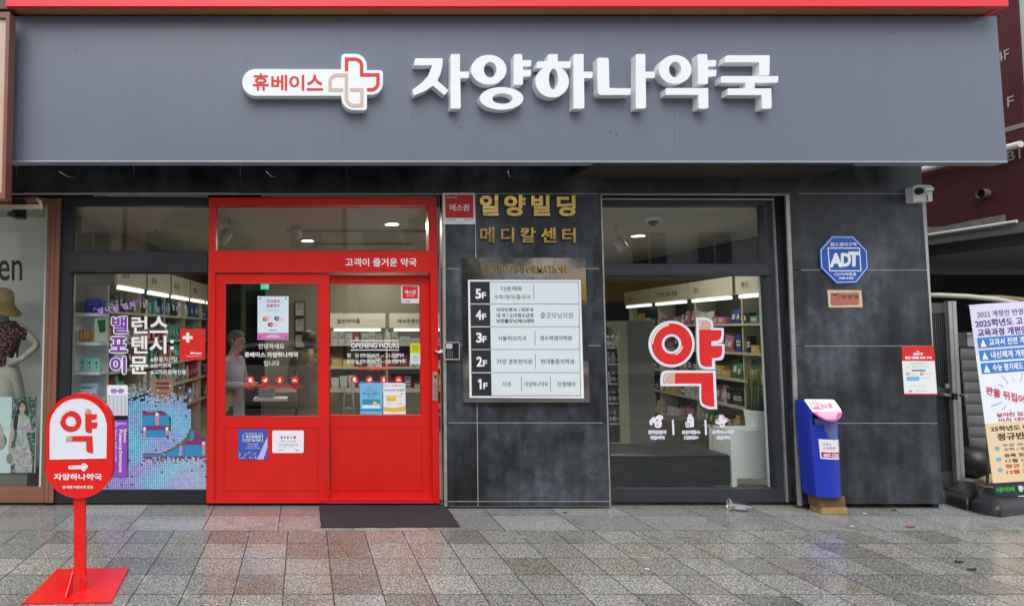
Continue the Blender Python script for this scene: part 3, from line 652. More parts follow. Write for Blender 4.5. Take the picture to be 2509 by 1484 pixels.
# ---- neighbour's shopfront at the far left
w0 = thing('neighbour_window', 'brown framed clothes shop window with a mannequin at the far left', 'window', PL(60, 1228, YF))
p = MB(BROWN)
p.shape(Z0, [[(118.5, 488), (148.5, 486), (129.5, 1230), (102.5, 1230)]], YD - .02, .12)
p.shape(Z0, [[(-150, 485), (118, 485), (118, 500), (-150, 500)]], YD + .0, .08); p.shape(Z0, [[(-150, 1196), (103.5, 1196), (102.5, 1230), (-150, 1230)]], YD - .01, .1)
p.build('frame', w0, bevel=.002)
p = MB(mat('brown_bead', (.15, .065, .045), .5)); p.shape(Z0, [[(136, 488), (138.5, 488), (119, 1230), (116.5, 1230)]], YD - .0225, .002); p.shape(Z0, [[(124, 488), (126, 488), (108, 1230), (106, 1230)]], YD - .0225, .002); p.build('frame_groove', w0)
p = MB(WHITE); p.shape(Z0, [[(113, 500), (117, 500), (100, 1196), (95, 1196)]], YD + .062, .015); p.build('glass_edge', w0)
pane(w0, [(-150, 498), (119, 498), (103, 1198), (-150, 1198)], YD + .045)
p = MB(BLACKP); p.text(Z0, 'en', (-4, 637, 54.5, 688), YD + .0435, .0009, .012); p.build('lettering', w0)
awn = thing('awning_bracket', 'beige folding awning arm above the clothes shop window', 'bracket', PL(60, 505, 5.6))
p = MB(mat('beige_bracket_paint', (.50, .42, .31), .5)); a = P(0, 508, 5.45)[1]
p.box(PX(-160, 5.45), PX(95, 5.45), 5.44, 5.48, PZ(512, 5.45), PZ(502, 5.45)); p.build('arm', awn, bevel=.003)
p = MB(mat('beige_bracket_paint', '#a0917a')); p.tube([PL(91, 488, 5.5), PL(99, 495, 5.46), PL(101, 510, 5.44), PL(98, 524, 5.45)], [.02, .018, .016, .008], 8); p.build('elbow_joint', awn)
p = MB(BROWN); p.tube([PL(-150, 515, 5.6), PL(88, 488, 5.6)], .026, 10); p.build('roller_tube', awn)
p = MB(BLACK); p.box(PX(22, 5.5), PX(46, 5.5), 5.5, 5.6, PZ(533, 5.5), PZ(486, 5.5)); p.tube([PL(20, 524, 5.44), PL(38, 526, 5.44)], .022, 8); p.build('wall_mount', awn)
nb = thing('neighbour_sign_box', 'brown framed light box sign at the left edge beside the slate sign', 'sign', PL(0, 487, 4.95))
x1_ = PX(17, 4.95, 300); za, zb = P(0, 30, 4.95)[1], P(0, 487, 4.95)[1]
p = MB(BROWN); p.prism([[(-4.5, zb), (x1_, zb), (x1_, za), (-4.5, za)], [(-4.45, zb + .05), (x1_ - .03, zb + .05), (x1_ - .03, za - .05), (-4.45, za - .05)][::-1]], lambda x, y: (x, 4.95, y), lambda x, y: (x, 5.06, y)); p.build('frame', nb, bevel=.003)
p = MB(mat('peach_sign_face', (.60, .42, .34), .4)); p.box(-4.449, x1_ - .031, 4.97, 5.05, zb + .051, za - .051); p.build('face', nb)
p = MB(mat('brown_flashing', (.12, .06, .045), .5)); p.box(-4.5, PX(20, 5.1), 5.061, 5.6, P(0, 28, 5.1)[1], P(0, -60, 5.1)[1]); p.build('top_flashing', nb)

# ================================================================== DECALS ON THE GLASS
YG1 = YF + .0285      # outer face of the left window glass
def card(name, label, cat, u, v, Y, group=None): return thing(name, label, cat, PL(u, v, Y), group)
PURP = print_mat('#7a3fa8'); t = card('window_lettering', 'purple and white Korean slogan stuck on the left shop window', 'window sticker', 340, 850, YG1)
def flat2(u, v): return (u, v)
g1 = MB(WPRINT); g2 = MB(PURP)
def outl(ch, bb, bo=.02, ow=.075, mp=Zk):      # purple glyph over a fat white one
    if isinstance(bb[0], (int, float)):
        w_, h_ = (bb[2] - bb[0]) * .06, (bb[3] - bb[1]) * .06; B = (bb[0] - w_, bb[1] - h_, bb[2] + w_, bb[3] + h_)
    else: B = bb
    g1.text(mp, ch, B, YG1 - .001, .0009, ow); g2.text(mp, ch, bb, YG1 - .0018, .0006, bo)
for ch, bb in (('밸', (665, 395, 885, 630)), ('포', (640, 680, 880, 895)), ('이', (645, 955, 860, 1190))): outl(ch, bb, .035, .09)
for ch, bb in (('런', (940, 392, 1165, 632)), ('스', (1192, 395, 1448, 625)), ('텐', (940, 665, 1165, 910)), ('시', (1190, 665, 1425, 912)), ('뮨', (918, 950, 1168, 1195))): g1.text(Zk, ch, bb, YG1 - .001, .0009, .027)
for y in (720, 812): g1.shape(Zk, [rect(1480, y, 1525, y + 45)], YG1 - .001, .0009)
for ch, q in (('‘', [(398, 270), (440, 262), (445, 300), (402, 310)]), ('힘', [(455, 280), (545, 265), (555, 360), (470, 375)]), ('나', [(560, 262), (650, 245), (665, 335), (575, 350)]), ('는', [(670, 245), (758, 225), (770, 318), (685, 335)]), ('면', [(795, 212), (885, 195), (905, 290), (815, 305)]), ('역', [(900, 190), (990, 172), (1010, 275), (915, 290)]), ('’', [(1000, 160), (1035, 155), (1042, 205), (1010, 212)])): outl(ch, q, .03, .06)
for s_, bb in (('#환절기건강', (1205, 958, 1578, 1028)), ('#감기회복', (1205, 1048, 1495, 1108)), ('#고마운분께선물', (1205, 1135, 1700, 1200))): g1.text(Zk, s_, bb, YG1 - .001, .0009, .008)
g1.build('white_lettering', t); g2.build('purple_lettering', t)
t = card('red_window_plate', 'red square plate with a white cross inside the left shop window', 'sticker', 473, 845, YG1)
p = MB(RED2); p.shape(Zk, [[(1618, 570), (1968, 570), (1962, 998), (1615, 1000)]], YG1 - .0015, .0013); p.build('plate', t)
p = MB(WPRINT); p.shape(Zk, [rnd([(1700, 620), (1744, 620), (1744, 668), (1790, 668), (1790, 710), (1744, 710), (1744, 756), (1700, 756), (1700, 712), (1650, 712), (1650, 668), (1700, 668)], 9)], YG1 - .002, .0004)
p.shape(Zk, [[(1758, 900), (1775, 885), (1785, 900), (1785, 912), (1770, 922), (1758, 908)]], YG1 - .002, .0004); p.text(Zk, 'Hubase', (1785, 888, 1914, 920), YG1 - .002, .0004, .04); p.text(Zk, '건강한 습관 휴베이스', (1700, 940, 1912, 957), YG1 - .002, .0004, .01); p.build('lettering', t)

# bottle graphic
t = card('bottle_sticker', 'tall sticker of a purple labelled bottle with a clear cap on the left window', 'window sticker', 286, 1075, YG1)
p = MB(print_mat('#c9ced6')); p.shape(Zl, [rrect(478, 128, 712, 480, 20)], YG1 - .0016, .0009); p.m(print_mat('#e6e9f0')); p.shape(Zl, [rrect(484, 134, 706, 240, 12)], YG1 - .0024, .0006)
p.m(print_mat('#aab2bd'))
for i in range(5): p.shape(Zl, [rect(500 + i * 44, 250, 512 + i * 44, 455)], YG1 - .0024, .0006)
p.m(print_mat('#9a7fc0')); p.shape(Zl, [ell(555, 195, 38, 28)], YG1 - .003, .0004); p.shape(Zl, [ell(632, 195, 38, 28)], YG1 - .003, .0004); p.build('cap', t)
p = MB(print_mat('#1d1518')); p.shape(Zl, [rnd([(478, 468, 5), (710, 468, 5), (700, 1150, 10), (690, 1200, 40), (500, 1200, 40), (480, 1150, 10)], 20)], YG1 - .0018, .0009); p.build('bottle', t)
p = MB(print_mat('#8a45b5')); p.shape(Zl, [[(470, 520), (708, 520), (697, 1152), (465, 1152)]], YG1 - .0024, .0006); p.build('label', t)
p = MB(WPRINT)
def vtext(txt, x0, y0, x1, y1, bo=.01): p.text(Zl, txt, [(x1, y0), (x1, y1), (x0, y1), (x0, y0)], YG1 - .003, .0004, bo)
vtext('Potency:Immune', 600, 625, 652, 1098, .02); vtext('Balance', 663, 620, 698, 768, .01); vtext('밸런스포텐시:이뮨', 545, 620, 585, 980, .01)
p.text(Zl, '휴베이스', (608, 545, 698, 572), YG1 - .003, .0004, .01); p.shape(Zl, [rnd([(568, 538), (586, 538), (586, 552), (600, 552), (600, 572), (586, 572), (586, 588), (568, 588), (568, 572), (556, 572), (556, 552), (568, 552)], 5), rnd([(572, 545), (582, 545), (582, 557), (594, 557), (594, 567), (582, 567), (582, 580), (572, 580), (572, 567), (562, 567), (562, 557), (572, 557)], 3)[::-1]], YG1 - .003, .0004)
p.build('label_lettering', t)
# product picture behind the pixels
t = card('box_picture_sticker', 'printed picture of blue and magenta medicine boxes low on the left window', 'window sticker', 420, 1090, YG1)
p = MB(print_mat('#2c86b5'))
for q in ([(875, 465), (1012, 465), (1012, 582), (875, 582)], [(1062, 465), (1165, 465), (1180, 582), (1062, 582)], [(915, 632), (1150, 632), (1130, 715), (915, 715)], [(1345, 795), (1535, 795), (1535, 915), (1345, 915)], [(870, 905), (1100, 905), (1330, 800), (1340, 920), (870, 925)], [(1410, 620), (1450, 640), (1445, 740), (1400, 745)]): p.shape(Zl, [q], YG1 - .001, .0006)
p.m(print_mat('#7a3068'))
for q in ([(875, 435), (1155, 435), (1165, 465), (875, 465)], [(880, 588), (1180, 588), (1175, 632), (880, 632)], [(1345, 755), (1570, 755), (1570, 795), (1345, 795)], [(1450, 640), (1580, 720), (1580, 752), (1440, 748)], [(870, 926), (1580, 926), (1580, 950), (870, 950)]): p.shape(Zl, [q], YG1 - .0012, .0006)
p.m(print_mat('#b98aa6'))
for q in ((1015, 440, 1058, 580), (880, 595, 912, 715), (1130, 595, 1165, 690), (1535, 760, 1572, 905), (1285, 800, 1312, 905)): p.shape(Zl, [rect(*q)], YG1 - .0016, .0004)
p.m(print_mat('#e8e4e6'))
for q in ((1020, 440, 1050, 470), (884, 598, 910, 632), (1132, 598, 1158, 632), (1540, 760, 1566, 792)): p.shape(Zl, [rect(*q)], YG1 - .002, .0003)
p.build('picture', t)
# pixel mosaic
t = card('pixel_mosaic_sticker', 'field of small cyan and lilac squares rising into a letter shape on the left window', 'window sticker', 400, 1190, YG1)
p = MB(attr_mat('pixel_print')); rg = random.Random(3); cell = 22.4
for j in range(52):
    y = 1288 - j * cell
    for i in range(54):
        x = 385 + i * cell
        if x > 1575: continue
        jx = jy = 0; keep = False
        bowl_r = 1395 if y > 480 else 1380
        if y > 1160: keep = x > 400
        elif x < 700: keep = False
        elif x <= 865: keep = y > 330 or rg.random() < (y - 150) / 230
        elif y > 1010: keep = x < 1585
        elif y > 935: keep = rg.random() < (y - 905) / 110; jx = rg.uniform(-6, 6); jy = rg.uniform(-6, 6)
        elif y > 890: keep = rg.random() < .04
        elif y > 345:
            ex = 1395 - max(0, (y - 600) / 300) ** 2 * 330 - (30 if y < 400 else 0); keep = x < ex
            if 435 < y < 722:
                rx_ = 1180 - abs((y - 578) / 150) ** 3 * 80
                if 870 < x < rx_: keep = False
        else: keep = rg.random() < max(0, (y - 130)) / (330 if x < 1210 else 520) and x < 1400
        if y <= 345 and keep: jx = rg.uniform(-5, 5); jy = rg.uniform(-5, 5)
        if x > 1585 or not keep: continue
        f1 = min(1, max(0, (x - 700) / 900)); f2 = min(1, max(0, (y - 300) / 1000)); n_ = .5 + .5 * math.sin(x * .009 + math.sin(y * .006) * 2.2)
        cy, bl_, lil, wh = Vector((.08, .60, .80)), Vector((.10, .28, .74)), Vector((.42, .25, .74)), Vector((.66, .84, .95))
        c = cy.lerp(bl_, .5 * n_).lerp(lil, min(1, f2 * .95 * n_ + .12) + (.25 if y < 420 and x > 900 else 0)).lerp(wh, .12 + .5 * f1 * f2 + rg.uniform(-.18, .2))
        if rg.random() < .012: c = Vector((.10, .06, .14))
        if jx == 0: p.c = (.035, .09, .15, 1); p.shape(Zl, [rect(x - 2.7, y - 19.7, x + 19.7, y + 2.7)], YG1 - .0018, .0003)
        p.c = tuple(max(0, min(.9, q)) for q in c) + (1,); s = 17.8
        p.shape(Zl, [rect(x + jx, y + jy - s, x + jx + s, y + jy)], YG1 - .0023, .0004)
p.build('pixels', t)

# decals on the left door leaf
YGL = YD + .0188
t = card('door_greeting', 'white Korean greeting lettering on the glass of the left red door', 'window sticker', 665, 865, YGL)
p = MB(WPRINT); p.text(Zm, '안녕하세요', (418, 665, 690, 722), YGL, .0009, .012); p.text(Zm, '휴베이스 자양하나약국', (272, 755, 836, 812), YGL, .0009, .03); p.text(Zm, '입니다', (475, 845, 635, 903), YGL, .0009, .012); p.build('lettering', t)
def icons(mp, xs, y, Y, label, r=42, subs=True):
    t = thing('service_icons', label, 'window sticker', PL(*mp(xs[1], y), Y), 'red service icon rows')
    for i, x in enumerate(xs):
        q = MB(RED2); q.shape(mp, [ell(x, y, r, r, 28)], Y, .0009); q.m(WPRINT); Yq = Y - .0006; th = .0005
        if i == 0: q.shape(mp, [rrect(x - 18, y - 22, x + 14, y + 20, 4)], Yq, th); q.shape(mp, [ell(x + 14, y + 18, 9, 9, 12)], Yq - .0004, th * .5)
        if i == 1: q.shape(mp, [rnd([(x - 22, y - 4), (x + 22, y - 12), (x + 20, y + 8), (x + 8, y + 20), (x - 8, y + 20), (x - 18, y + 8)], 6)], Yq, th); q.shape(mp, [ell(x + 10, y - 14, 9, 7, 12)], Yq - .0004, th * .5)
        if i == 2: q.shape(mp, [rrect(x - 11, y - 14, x + 11, y + 24, 6)], Yq, th); q.shape(mp, [rect(x - 6, y - 24, x + 6, y - 16)], Yq, th)
        if i == 3: q.shape(mp, [rnd([(x - 28, y + 14), (x - 4, y - 18), (x + 14, y - 2), (x + 28, y + 14)], 8), rnd([(x - 12, y + 8), (x - 2, y - 6), (x + 10, y + 8)], 3)[::-1]], Yq, th)
        q.build('icon', t)
    if subs:
        q = MB(RED2); S_ = ['처방조제', '유아용품', '건강식품', '동물의약품']
        for x, s_ in zip(xs, S_):
            q.text(mp, s_ + '상담', (x - 82, y + 54, x + 80, y + 74), Y, .0006, .03); q.text(mp, '전문', (x - 36, y + 80, x + 36, y + 98), Y, .0006, .03)
        q.build('caption', t)
icons(Zm, [334, 488, 642, 799], 1050, YGL, 'row of four round red icons on the glass of the left red door')
def paper(name, label, cat, mp, q, Y, col, th=.002, group=None, r=0):
    c = mp((q[0][0] + q[2][0]) / 2, (q[0][1] + q[2][1]) / 2); t = thing(name, label, cat, PL(c[0], c[1], Y), group)
    p = MB(col if not isinstance(col, str) else print_mat(col)); p.shape(mp, [rnd(q, r) if r else q], Y, th); p.build('sheet', t); return t
t = paper('pill_poster', 'white poster with three coloured capsules on the glass of the left red door', 'poster', Zm, [(408, 170), (735, 172), (733, 628), (408, 628)], YGL - .003, '#d5e4ef')
Yq = YGL - .0036
p = MB(print_mat('#d070b4')); p.shape(Zm, [rect(409, 554, 733, 627)], Yq, .0005); p.build('pink_band', t)
p = MB(print_mat('#b5478f')); p.text(Zm, '우리동네', (502, 206, 638, 240), Yq, .0005, .03); p.text(Zm, '동물약국', (502, 252, 638, 286), Yq, .0005, .03)
p.m(print_mat('#6e7c8c')); p.text(Zm, '동물의약품 전문상담', (504, 313, 634, 325), Yq, .0005, 0); p.shape(Zm, [rect(528, 522, 612, 530)], Yq, .0005)
p.m(WPRINT); 
for y in (572, 586, 599): p.shape(Zm, [rect(500 + (y == 572) * 30, y, 640 - (y == 572) * 30, y + 5)], Yq - .0006, .0004)
p.build('lettering', t)
for cx, cy, an, c_ in ((507, 400, -28, '#a5813a'), (634, 410, 12, '#1f6b45'), (567, 468, 0, '#9c3426')):
    ca, sa = math.cos(R(an)), math.sin(R(an)); tf = lambda l: [(cx + x * ca - y * sa, cy + x * sa + y * ca) for x, y in l]
    q = MB(print_mat(c_)); q.shape(Zm, [tf(arc(-30, 0, 22, 22, 90, 270, 10) + [(-2, -22), (-2, 22)])], Yq, .0005); q.m(print_mat('#e3c2dc')); q.shape(Zm, [tf(arc(30, 0, 22, 22, 270, 450, 10) + [(-1, 22), (-1, -22)])], Yq, .0005)
    q.m(print_mat('#e8e2d0')); q.shape(Zm, [tf(ell(-18, 0, 7, 9, 8))], Yq - .0005, .0003); q.build('capsule', t)
q = MB(BLACKP)
for x, y in ((435, 195), (707, 196), (433, 600), (707, 600)): q.shape(Zm, [ell(x, y, 8, 8, 12)], Yq - .001, .003)
q.build('suction_cups', t)
t = paper('blue_poster', 'blue notice with white Korean heading on the lower panel of the left red door', 'poster', Zb, [(303, 592), (555, 590), (555, 848), (302, 848)], YD - .0085, '#3a55b0')
Yq = YD - .0092
p = MB(print_mat('#b9b8e8')); p.shape(Zb, [[(555, 655), (555, 745), (520, 848), (465, 848)]], Yq, .0005); p.build('stripe', t)
p = MB(WPRINT); p.text(Zb, '개인맞춤형', (365, 640, 497, 668), Yq, .0005, .02); p.text(Zb, '건강기능식품', (362, 672, 497, 698), Yq, .0005, .02); p.text(Zb, '개인맞춤형 소분', (358, 620, 512, 634), Yq, .0005, 0)
p.text(Zb, '나에게 꼭 필요한', (380, 710, 478, 722), Yq, .0005, 0); p.text(Zb, '건강기능식품을', (385, 728, 470, 739), Yq, .0005, 0); p.text(Zb, '약사와 상담하고 선택하세요', (365, 746, 492, 757), Yq, .0005, 0)
p.shape(Zb, [stroke([(355, 640), (346, 640), (346, 694), (355, 694)], 4)], Yq, .0005); p.shape(Zb, [stroke([(503, 640), (513, 640), (513, 694), (503, 694)], 4)], Yq, .0005)
rg = random.Random(5)
for k in range(26):
    x, y = rg.uniform(312, 460), rg.uniform(788, 842); a_ = rg.random() * 3; p.shape(Zb, [[(x + 7 * math.cos(a_), y + 5 * math.sin(a_)), (x + 3 * math.sin(a_), y - 3 * math.cos(a_)), (x - 7 * math.cos(a_), y - 5 * math.sin(a_)), (x - 3 * math.sin(a_), y + 3 * math.cos(a_))]], Yq - .0004 * (k % 3), .0003)
p.build('lettering', t)
t = paper('white_door_card', 'white card with coloured fruit marks on the lower panel of the left red door', 'notice', Zb, [(596, 602), (866, 602), (864, 794), (596, 794)], YD - .0085, '#e6e8f2', r=14)
p = MB(print_mat('#9a3540')); p.text(Zb, '안심지킴이', (652, 710, 812, 742), Yq, .0005, -.005); p.m(print_mat('#555560')); p.text(Zb, '어린이 기호식품', (665, 686, 795, 700), Yq, .0005, 0); p.text(Zb, '식약처', (642, 765, 690, 777), Yq, .0005, .01); p.text(Zb, '서울시', (785, 765, 825, 777), Yq, .0005, .01); p.build('lettering', t)
for x, c_, w_ in ((677, '#2c7f9a', 11), (704, '#4b9a58', 8), (730, '#5561b0', 9), (757, '#c98a5a', 8), (787, '#b03040', 13)):
    q = MB(print_mat(c_)); q.shape(Zb, [ell(x, 660, w_, 13, 14)], Yq, .0005); q.m(WPRINT); q.shape(Zb, [ell(x + 3, 656, 3, 4, 8)], Yq - .0005, .0003); q.build('fruit', t)
# decals on the right leaf
YGR = YD + .0768
t = card('opening_hours', 'white OPENING HOURS lettering on the glass of the right red door', 'window sticker', 918, 870, YGR)
p = MB(WPRINT); p.text(Zn, 'OPENING HOURS', (326, 657, 831, 714), YGR, .0009, .018); p.shape(Zn, [rect(323, 632, 831, 642)], YGR, .0009); p.shape(Zn, [rect(323, 729, 831, 739)], YGR, .0009)
for s_, bb in (('평', (282, 770, 322, 812)), ('일', (368, 770, 406, 812)), ('09:00AM ~ 21:00PM', (422, 770, 877, 812)), ('토요일', (280, 833, 404, 875)), ('09:00AM ~ 18:00PM', (422, 833, 877, 875))): p.text(Zn, s_, bb, YGR, .0009, .011)
p.build('hours_lettering', t); p = MB(mat('bright_red_vinyl', (.85, .02, .015), .4)); p.text(Zn, '매주 일요일 휴무', (400, 905, 738, 948), YGR, .0009, .03); p.build('closed_day_lettering', t)
icons(Zn, [363, 519, 670, 827], 1045, YGR, 'row of four round red icons on the glass of the right red door', 40, False)
t = paper('security_sticker', 'small square red security sticker at the top of the right red door glass', 'sticker', Zn, [(850, 52), (1045, 55), (1042, 244), (855, 243)], YGR - .002, '#e3e5ea', r=6)
p = MB(RED2); p.shape(Zn, [rect(866, 66, 1028, 196)], YGR - .0028, .0005); p.m(WPRINT); p.text(Zn, '에스원', (890, 105, 1006, 148), YGR - .0034, .0005, .02); p.text(Zn, '감지기작동중', (908, 158, 990, 174), YGR - .0034, .0005, .02); p.text(Zn, '언제나', (975, 70, 1022, 80), YGR - .0034, .0005, 0)
p.m(print_mat('#2a3563')); p.text(Zn, 'S1.COM', (866, 214, 946, 230), YGR - .0028, .0005, .02); p.build('lettering', t)
t = paper('blue_leaflet', 'light blue leaflet on the glass of the right red door, left of the yellow one', 'leaflet', Zn, [(420, 1080), (656, 1080), (654, 1409), (424, 1408)], YGR - .0035, '#6fb4e0')
Yq = YGR - .0042
p = MB(print_mat('#2d8fb5')); p.shape(Zn, [rect(444, 1250, 630, 1310)], Yq, .0005); p.shape(Zn, [rect(426, 1352, 652, 1376)], Yq, .0005); p.m(print_mat('#cfeaf5')); p.shape(Zn, [rect(444, 1311, 630, 1346)], Yq, .0005); p.m(print_mat('#dcc062')); p.shape(Zn, [rrect(556, 1276, 594, 1306, 6)], Yq - .0006, .0004); p.shape(Zn, [rrect(578, 1292, 616, 1318, 6)], Yq - .0008, .0004)
p.m(print_mat('#2b4f8a')); p.text(Zn, '약국에서 만나는', (475, 1152, 600, 1168), Yq, .0005, 0); p.text(Zn, '상처치료', (502, 1215, 572, 1230), Yq, .0005, 0); p.m(print_mat('#5a5a30')); p.text(Zn, '파스는 써보기', (448, 1180, 628, 1204), Yq, .0005, .03); p.m(print_mat('#b04070')); p.text(Zn, '신제품', (480, 1125, 545, 1140), Yq, .0005, 0); p.build('picture', t)
t = paper('yellow_leaflet', 'white and yellow leaflet on the glass of the right red door beside the blue one', 'leaflet', Zn, [(665, 1080), (896, 1080), (900, 1408), (665, 1408)], YGR - .0035, '#e2e4ea')
p = MB(print_mat('#e3b53a')); p.shape(Zn, [rrect(698, 1226, 798, 1272, 5)], Yq, .0005); p.shape(Zn, [rect(680, 1212, 862, 1222)], Yq, .0005); p.shape(Zn, [rnd([(666, 1330), (780, 1345), (897, 1318), (898, 1375), (780, 1385), (666, 1375)], 12)], Yq, .0005)
p.m(print_mat('#7b3a46')); p.text(Zn, '아기 손톱깎이', (672, 1098, 882, 1116), Yq, .0005, .0); p.m(print_mat('#3a3a40')); p.text(Zn, 'Bio 유산균 건강음료', (676, 1145, 884, 1164), Yq, .0005, .02); p.m(print_mat('#e39ab0')); p.shape(Zn, [ell(862, 1192, 12, 12, 14)], Yq, .0005)
p.m(print_mat('#9aa0a8')); p.shape(Zn, [rect(705, 1298, 745, 1304)], Yq, .0005); p.shape(Zn, [rect(805, 1298, 860, 1304)], Yq, .0005); p.build('picture', t)
t = paper('payment_sticker', 'narrow yellow and pale green sticker at the right edge of the right red door glass', 'sticker', Zn, [(946, 662), (1054, 663), (1055, 768), (947, 768)], YGR - .002, '#c9d22c')
p = MB(print_mat('#cfe0e2')); p.shape(Zn, [[(947, 769), (1055, 769), (1055, 882), (948, 880)]], YGR - .002, .002); p.build('lower_half', t)
p = MB(BLACKP); p.text(Zn, '● 페이', (972, 688, 1028, 704), YGR - .0028, .0005, .02); p.text(Zn, '간편결제 가능', (966, 714, 1036, 726), YGR - .0028, .0005, 0); p.text(Zn, '여기서 결제', (970, 734, 1030, 746), YGR - .0028, .0005, 0); p.text(Zn, '● Pay', (980, 796, 1026, 812), YGR - .0028, .0005, .01); p.text(Zn, '매장에서', (975, 820, 1025, 832), YGR - .0028, .0005, 0); p.text(Zn, '사용하세요', (970, 840, 1035, 852), YGR - .0028, .0005, 0); p.build('lettering', t)

# decals on the right window
YG2 = YF + .0185
t = card('medicine_letter_sticker', 'big red Korean letter with a white outline on the right shop window', 'window sticker', 1680, 890, YG2)
def yak(t, mp, Y, red, out, beige, hi, o=26, outline=True):
    k = -1
    yb = [(676, 140, 0), (720, 140, 0), (745, 140, 0), (800, 165, 50), (800, 245, 0), (912, 245, 0), (912, 300, 0), (895, 352, 50), (806, 362, 0), (806, 410, 0), (920, 410, 0), (920, 470, 0), (905, 535, 55), (812, 540, 0), (812, 630, 0), (745, 630, 0), (690, 610, 60), (680, 520, 0)]
    gi = [(300, 806, 0), (296, 770, 0), (310, 700, 65), (370, 694, 0), (823, 694, 0), (838, 1048, 0), (790, 1048, 0), (708, 1020, 60), (700, 960, 0), (700, 806, 0)]
    if outline:
        YO = [(646, 112, 0), (745, 112, 0), (822, 140, 60), (826, 220, 4), (936, 222, 0), (938, 300, 0), (925, 380, 60), (868, 382, 6), (868, 390, 4), (944, 390, 0), (946, 480, 0), (930, 562, 60), (845, 566, 0), (848, 658, 0), (740, 658, 0), (670, 635, 70), (652, 500, 0)]
        GO = [(272, 834, 0), (270, 760, 0), (285, 672, 75), (370, 668, 0), (850, 668, 0), (868, 1075, 0), (780, 1075, 0), (690, 1040, 70), (680, 960, 0), (680, 832, 0)]
        q = MB(out); q.shape(mp, [ell(388, 391, 243, 244, 48), ell(388, 391, 76, 78, 36)[::-1]], Y, .0012); q.shape(mp, [rnd(YO, 0, 8)], Y, .0012); q.shape(mp, [rnd(GO, 0, 8)], Y, .0012); q.build('outline', t)
    q = MB(red); Y1 = Y - .0008; q.shape(mp, [ell(391, 391, 214, 217, 48), ell(388, 391, 103, 104, 36)[::-1]], Y1, .0006); q.shape(mp, [rnd(yb, 0, 8)], Y1, .0006); q.shape(mp, [rnd(gi, 0, 8)], Y1, .0006); q.build('letter', t)
    q = MB(beige); Y2 = Y - .0014; q.shape(mp, [rnd([(678, 141, 0), (730, 141, 0), (798, 165, 50), (799, 241, 0), (678, 241, 0)], 0, 8)], Y2, .0005); q.shape(mp, [rnd([(301, 805, 0), (298, 770, 0), (312, 701, 62), (370, 696, 0), (424, 696, 0), (424, 805, 0)], 0, 8)], Y2, .0005); q.build('beige_tips', t)
    q = MB(hi); cres = arc(391, 391, 208, 212, 180, 262, 14) + arc(400, 400, 205, 208, 258, 182, 14); q.shape(mp, [cres], Y2, .0005); q.shape(mp, [arc(388, 391, 122, 124, 10, 72, 8) + arc(388, 388, 112, 112, 68, 14, 8)], Y2, .0005)
    q.shape(mp, [rect(684, 150, 692, 200)], Y2 - .0006, .0004); q.shape(mp, [rect(684, 150, 712, 157)], Y2 - .0006, .0004); q.shape(mp, [stroke([(312, 775), (322, 735), (345, 715), (372, 708)], 6)], Y2 - .0006, .0004); q.build('highlight', t)
yak(t, Zs, YG2, mat('deco_red', (.74, .022, .02), .4, var=.03), print_mat('#dfe6f2'), print_mat('#cfae9f'), WPRINT)
t = card('window_service_captions', 'three white pictograms with captions under the big letter on the right window', 'window sticker', 1688, 1045, YG2)
LP = print_mat('#e9e4ef'); p = MB(LP)
p.shape(Zs, [rnd([(160, 1240), (152, 1200), (195, 1155), (225, 1165), (235, 1140), (270, 1130), (305, 1155), (295, 1180), (275, 1195), (290, 1225), (280, 1262), (245, 1276), (212, 1262), (206, 1215), (190, 1215), (182, 1250)], 14)], YG2, .0009)
p.shape(Zs, [rnd([(565, 1128), (600, 1128), (602, 1150), (620, 1165), (624, 1262), (540, 1266), (530, 1215), (552, 1205), (552, 1165), (565, 1150)], 8)], YG2, .0009)
p.shape(Zs, [rnd([(885, 1130), (930, 1132), (948, 1165), (985, 1172), (985, 1205), (950, 1218), (945, 1262), (905, 1266), (885, 1230), (852, 1230), (852, 1190), (885, 1175)], 14)], YG2, .0009)
for x in (404, 746): p.shape(Zs, [[(x - 13, 1186), (x + 7, 1186), (x + 15, 1344), (x - 5, 1346)]], YG2, .0009)
for s_, bb in (('반려동물약', (148, 1298, 330, 1335)), ('취급약국', (168, 1355, 312, 1392)), ('보유약품수', (500, 1298, 688, 1335)), ('12000+', (524, 1355, 668, 1390)), ('휴베이스제품', (818, 1298, 1040, 1333)), ('취급약국', (862, 1355, 1000, 1392))):
    p.text(Zs, s_, (bb[0] - 5, bb[1] - 4, bb[2] + 5, bb[3] + 4), YG2, .0009, .08)
p.build('white_shapes', t); p = MB(print_mat('#8f9bc4'))
for s_, bb in (('반려동물약', (148, 1298, 330, 1335)), ('취급약국', (168, 1355, 312, 1392)), ('보유약품수', (500, 1298, 688, 1335)), ('12000+', (524, 1355, 668, 1390)), ('휴베이스제품', (818, 1298, 1040, 1333)), ('취급약국', (862, 1355, 1000, 1392))): p.text(Zs, s_, bb, YG2 - .0008, .0005, -.01)
p.m(print_mat('#5f4a58')); p.shape(Zs, [rect(572, 1186, 600, 1191)], YG2 - .0008, .0005); p.shape(Zs, [rect(545, 1222, 580, 1250), rect(551, 1228, 574, 1244)[::-1]], YG2 - .0008, .0005); p.shape(Zs, [ell(878, 1197, 9, 9, 10)], YG2 - .0008, .0005); p.shape(Zs, [ell(918, 1236, 9, 9, 10)], YG2 - .0008, .0005); p.shape(Zs, [ell(236, 1192, 12, 8, 10)], YG2 - .0008, .0005)
p.m(print_mat('#c04558')); p.shape(Zs, [stroke([(893, 1140), (922, 1140), (936, 1176), (976, 1180), (974, 1208)], 6)], YG2 - .0008, .0005); p.shape(Zs, [rect(228, 1238, 252, 1243)], YG2 - .0008, .0005); p.shape(Zs, [rect(237, 1228, 242, 1253)], YG2 - .0011, .0003); p.build('fine_lines', t)

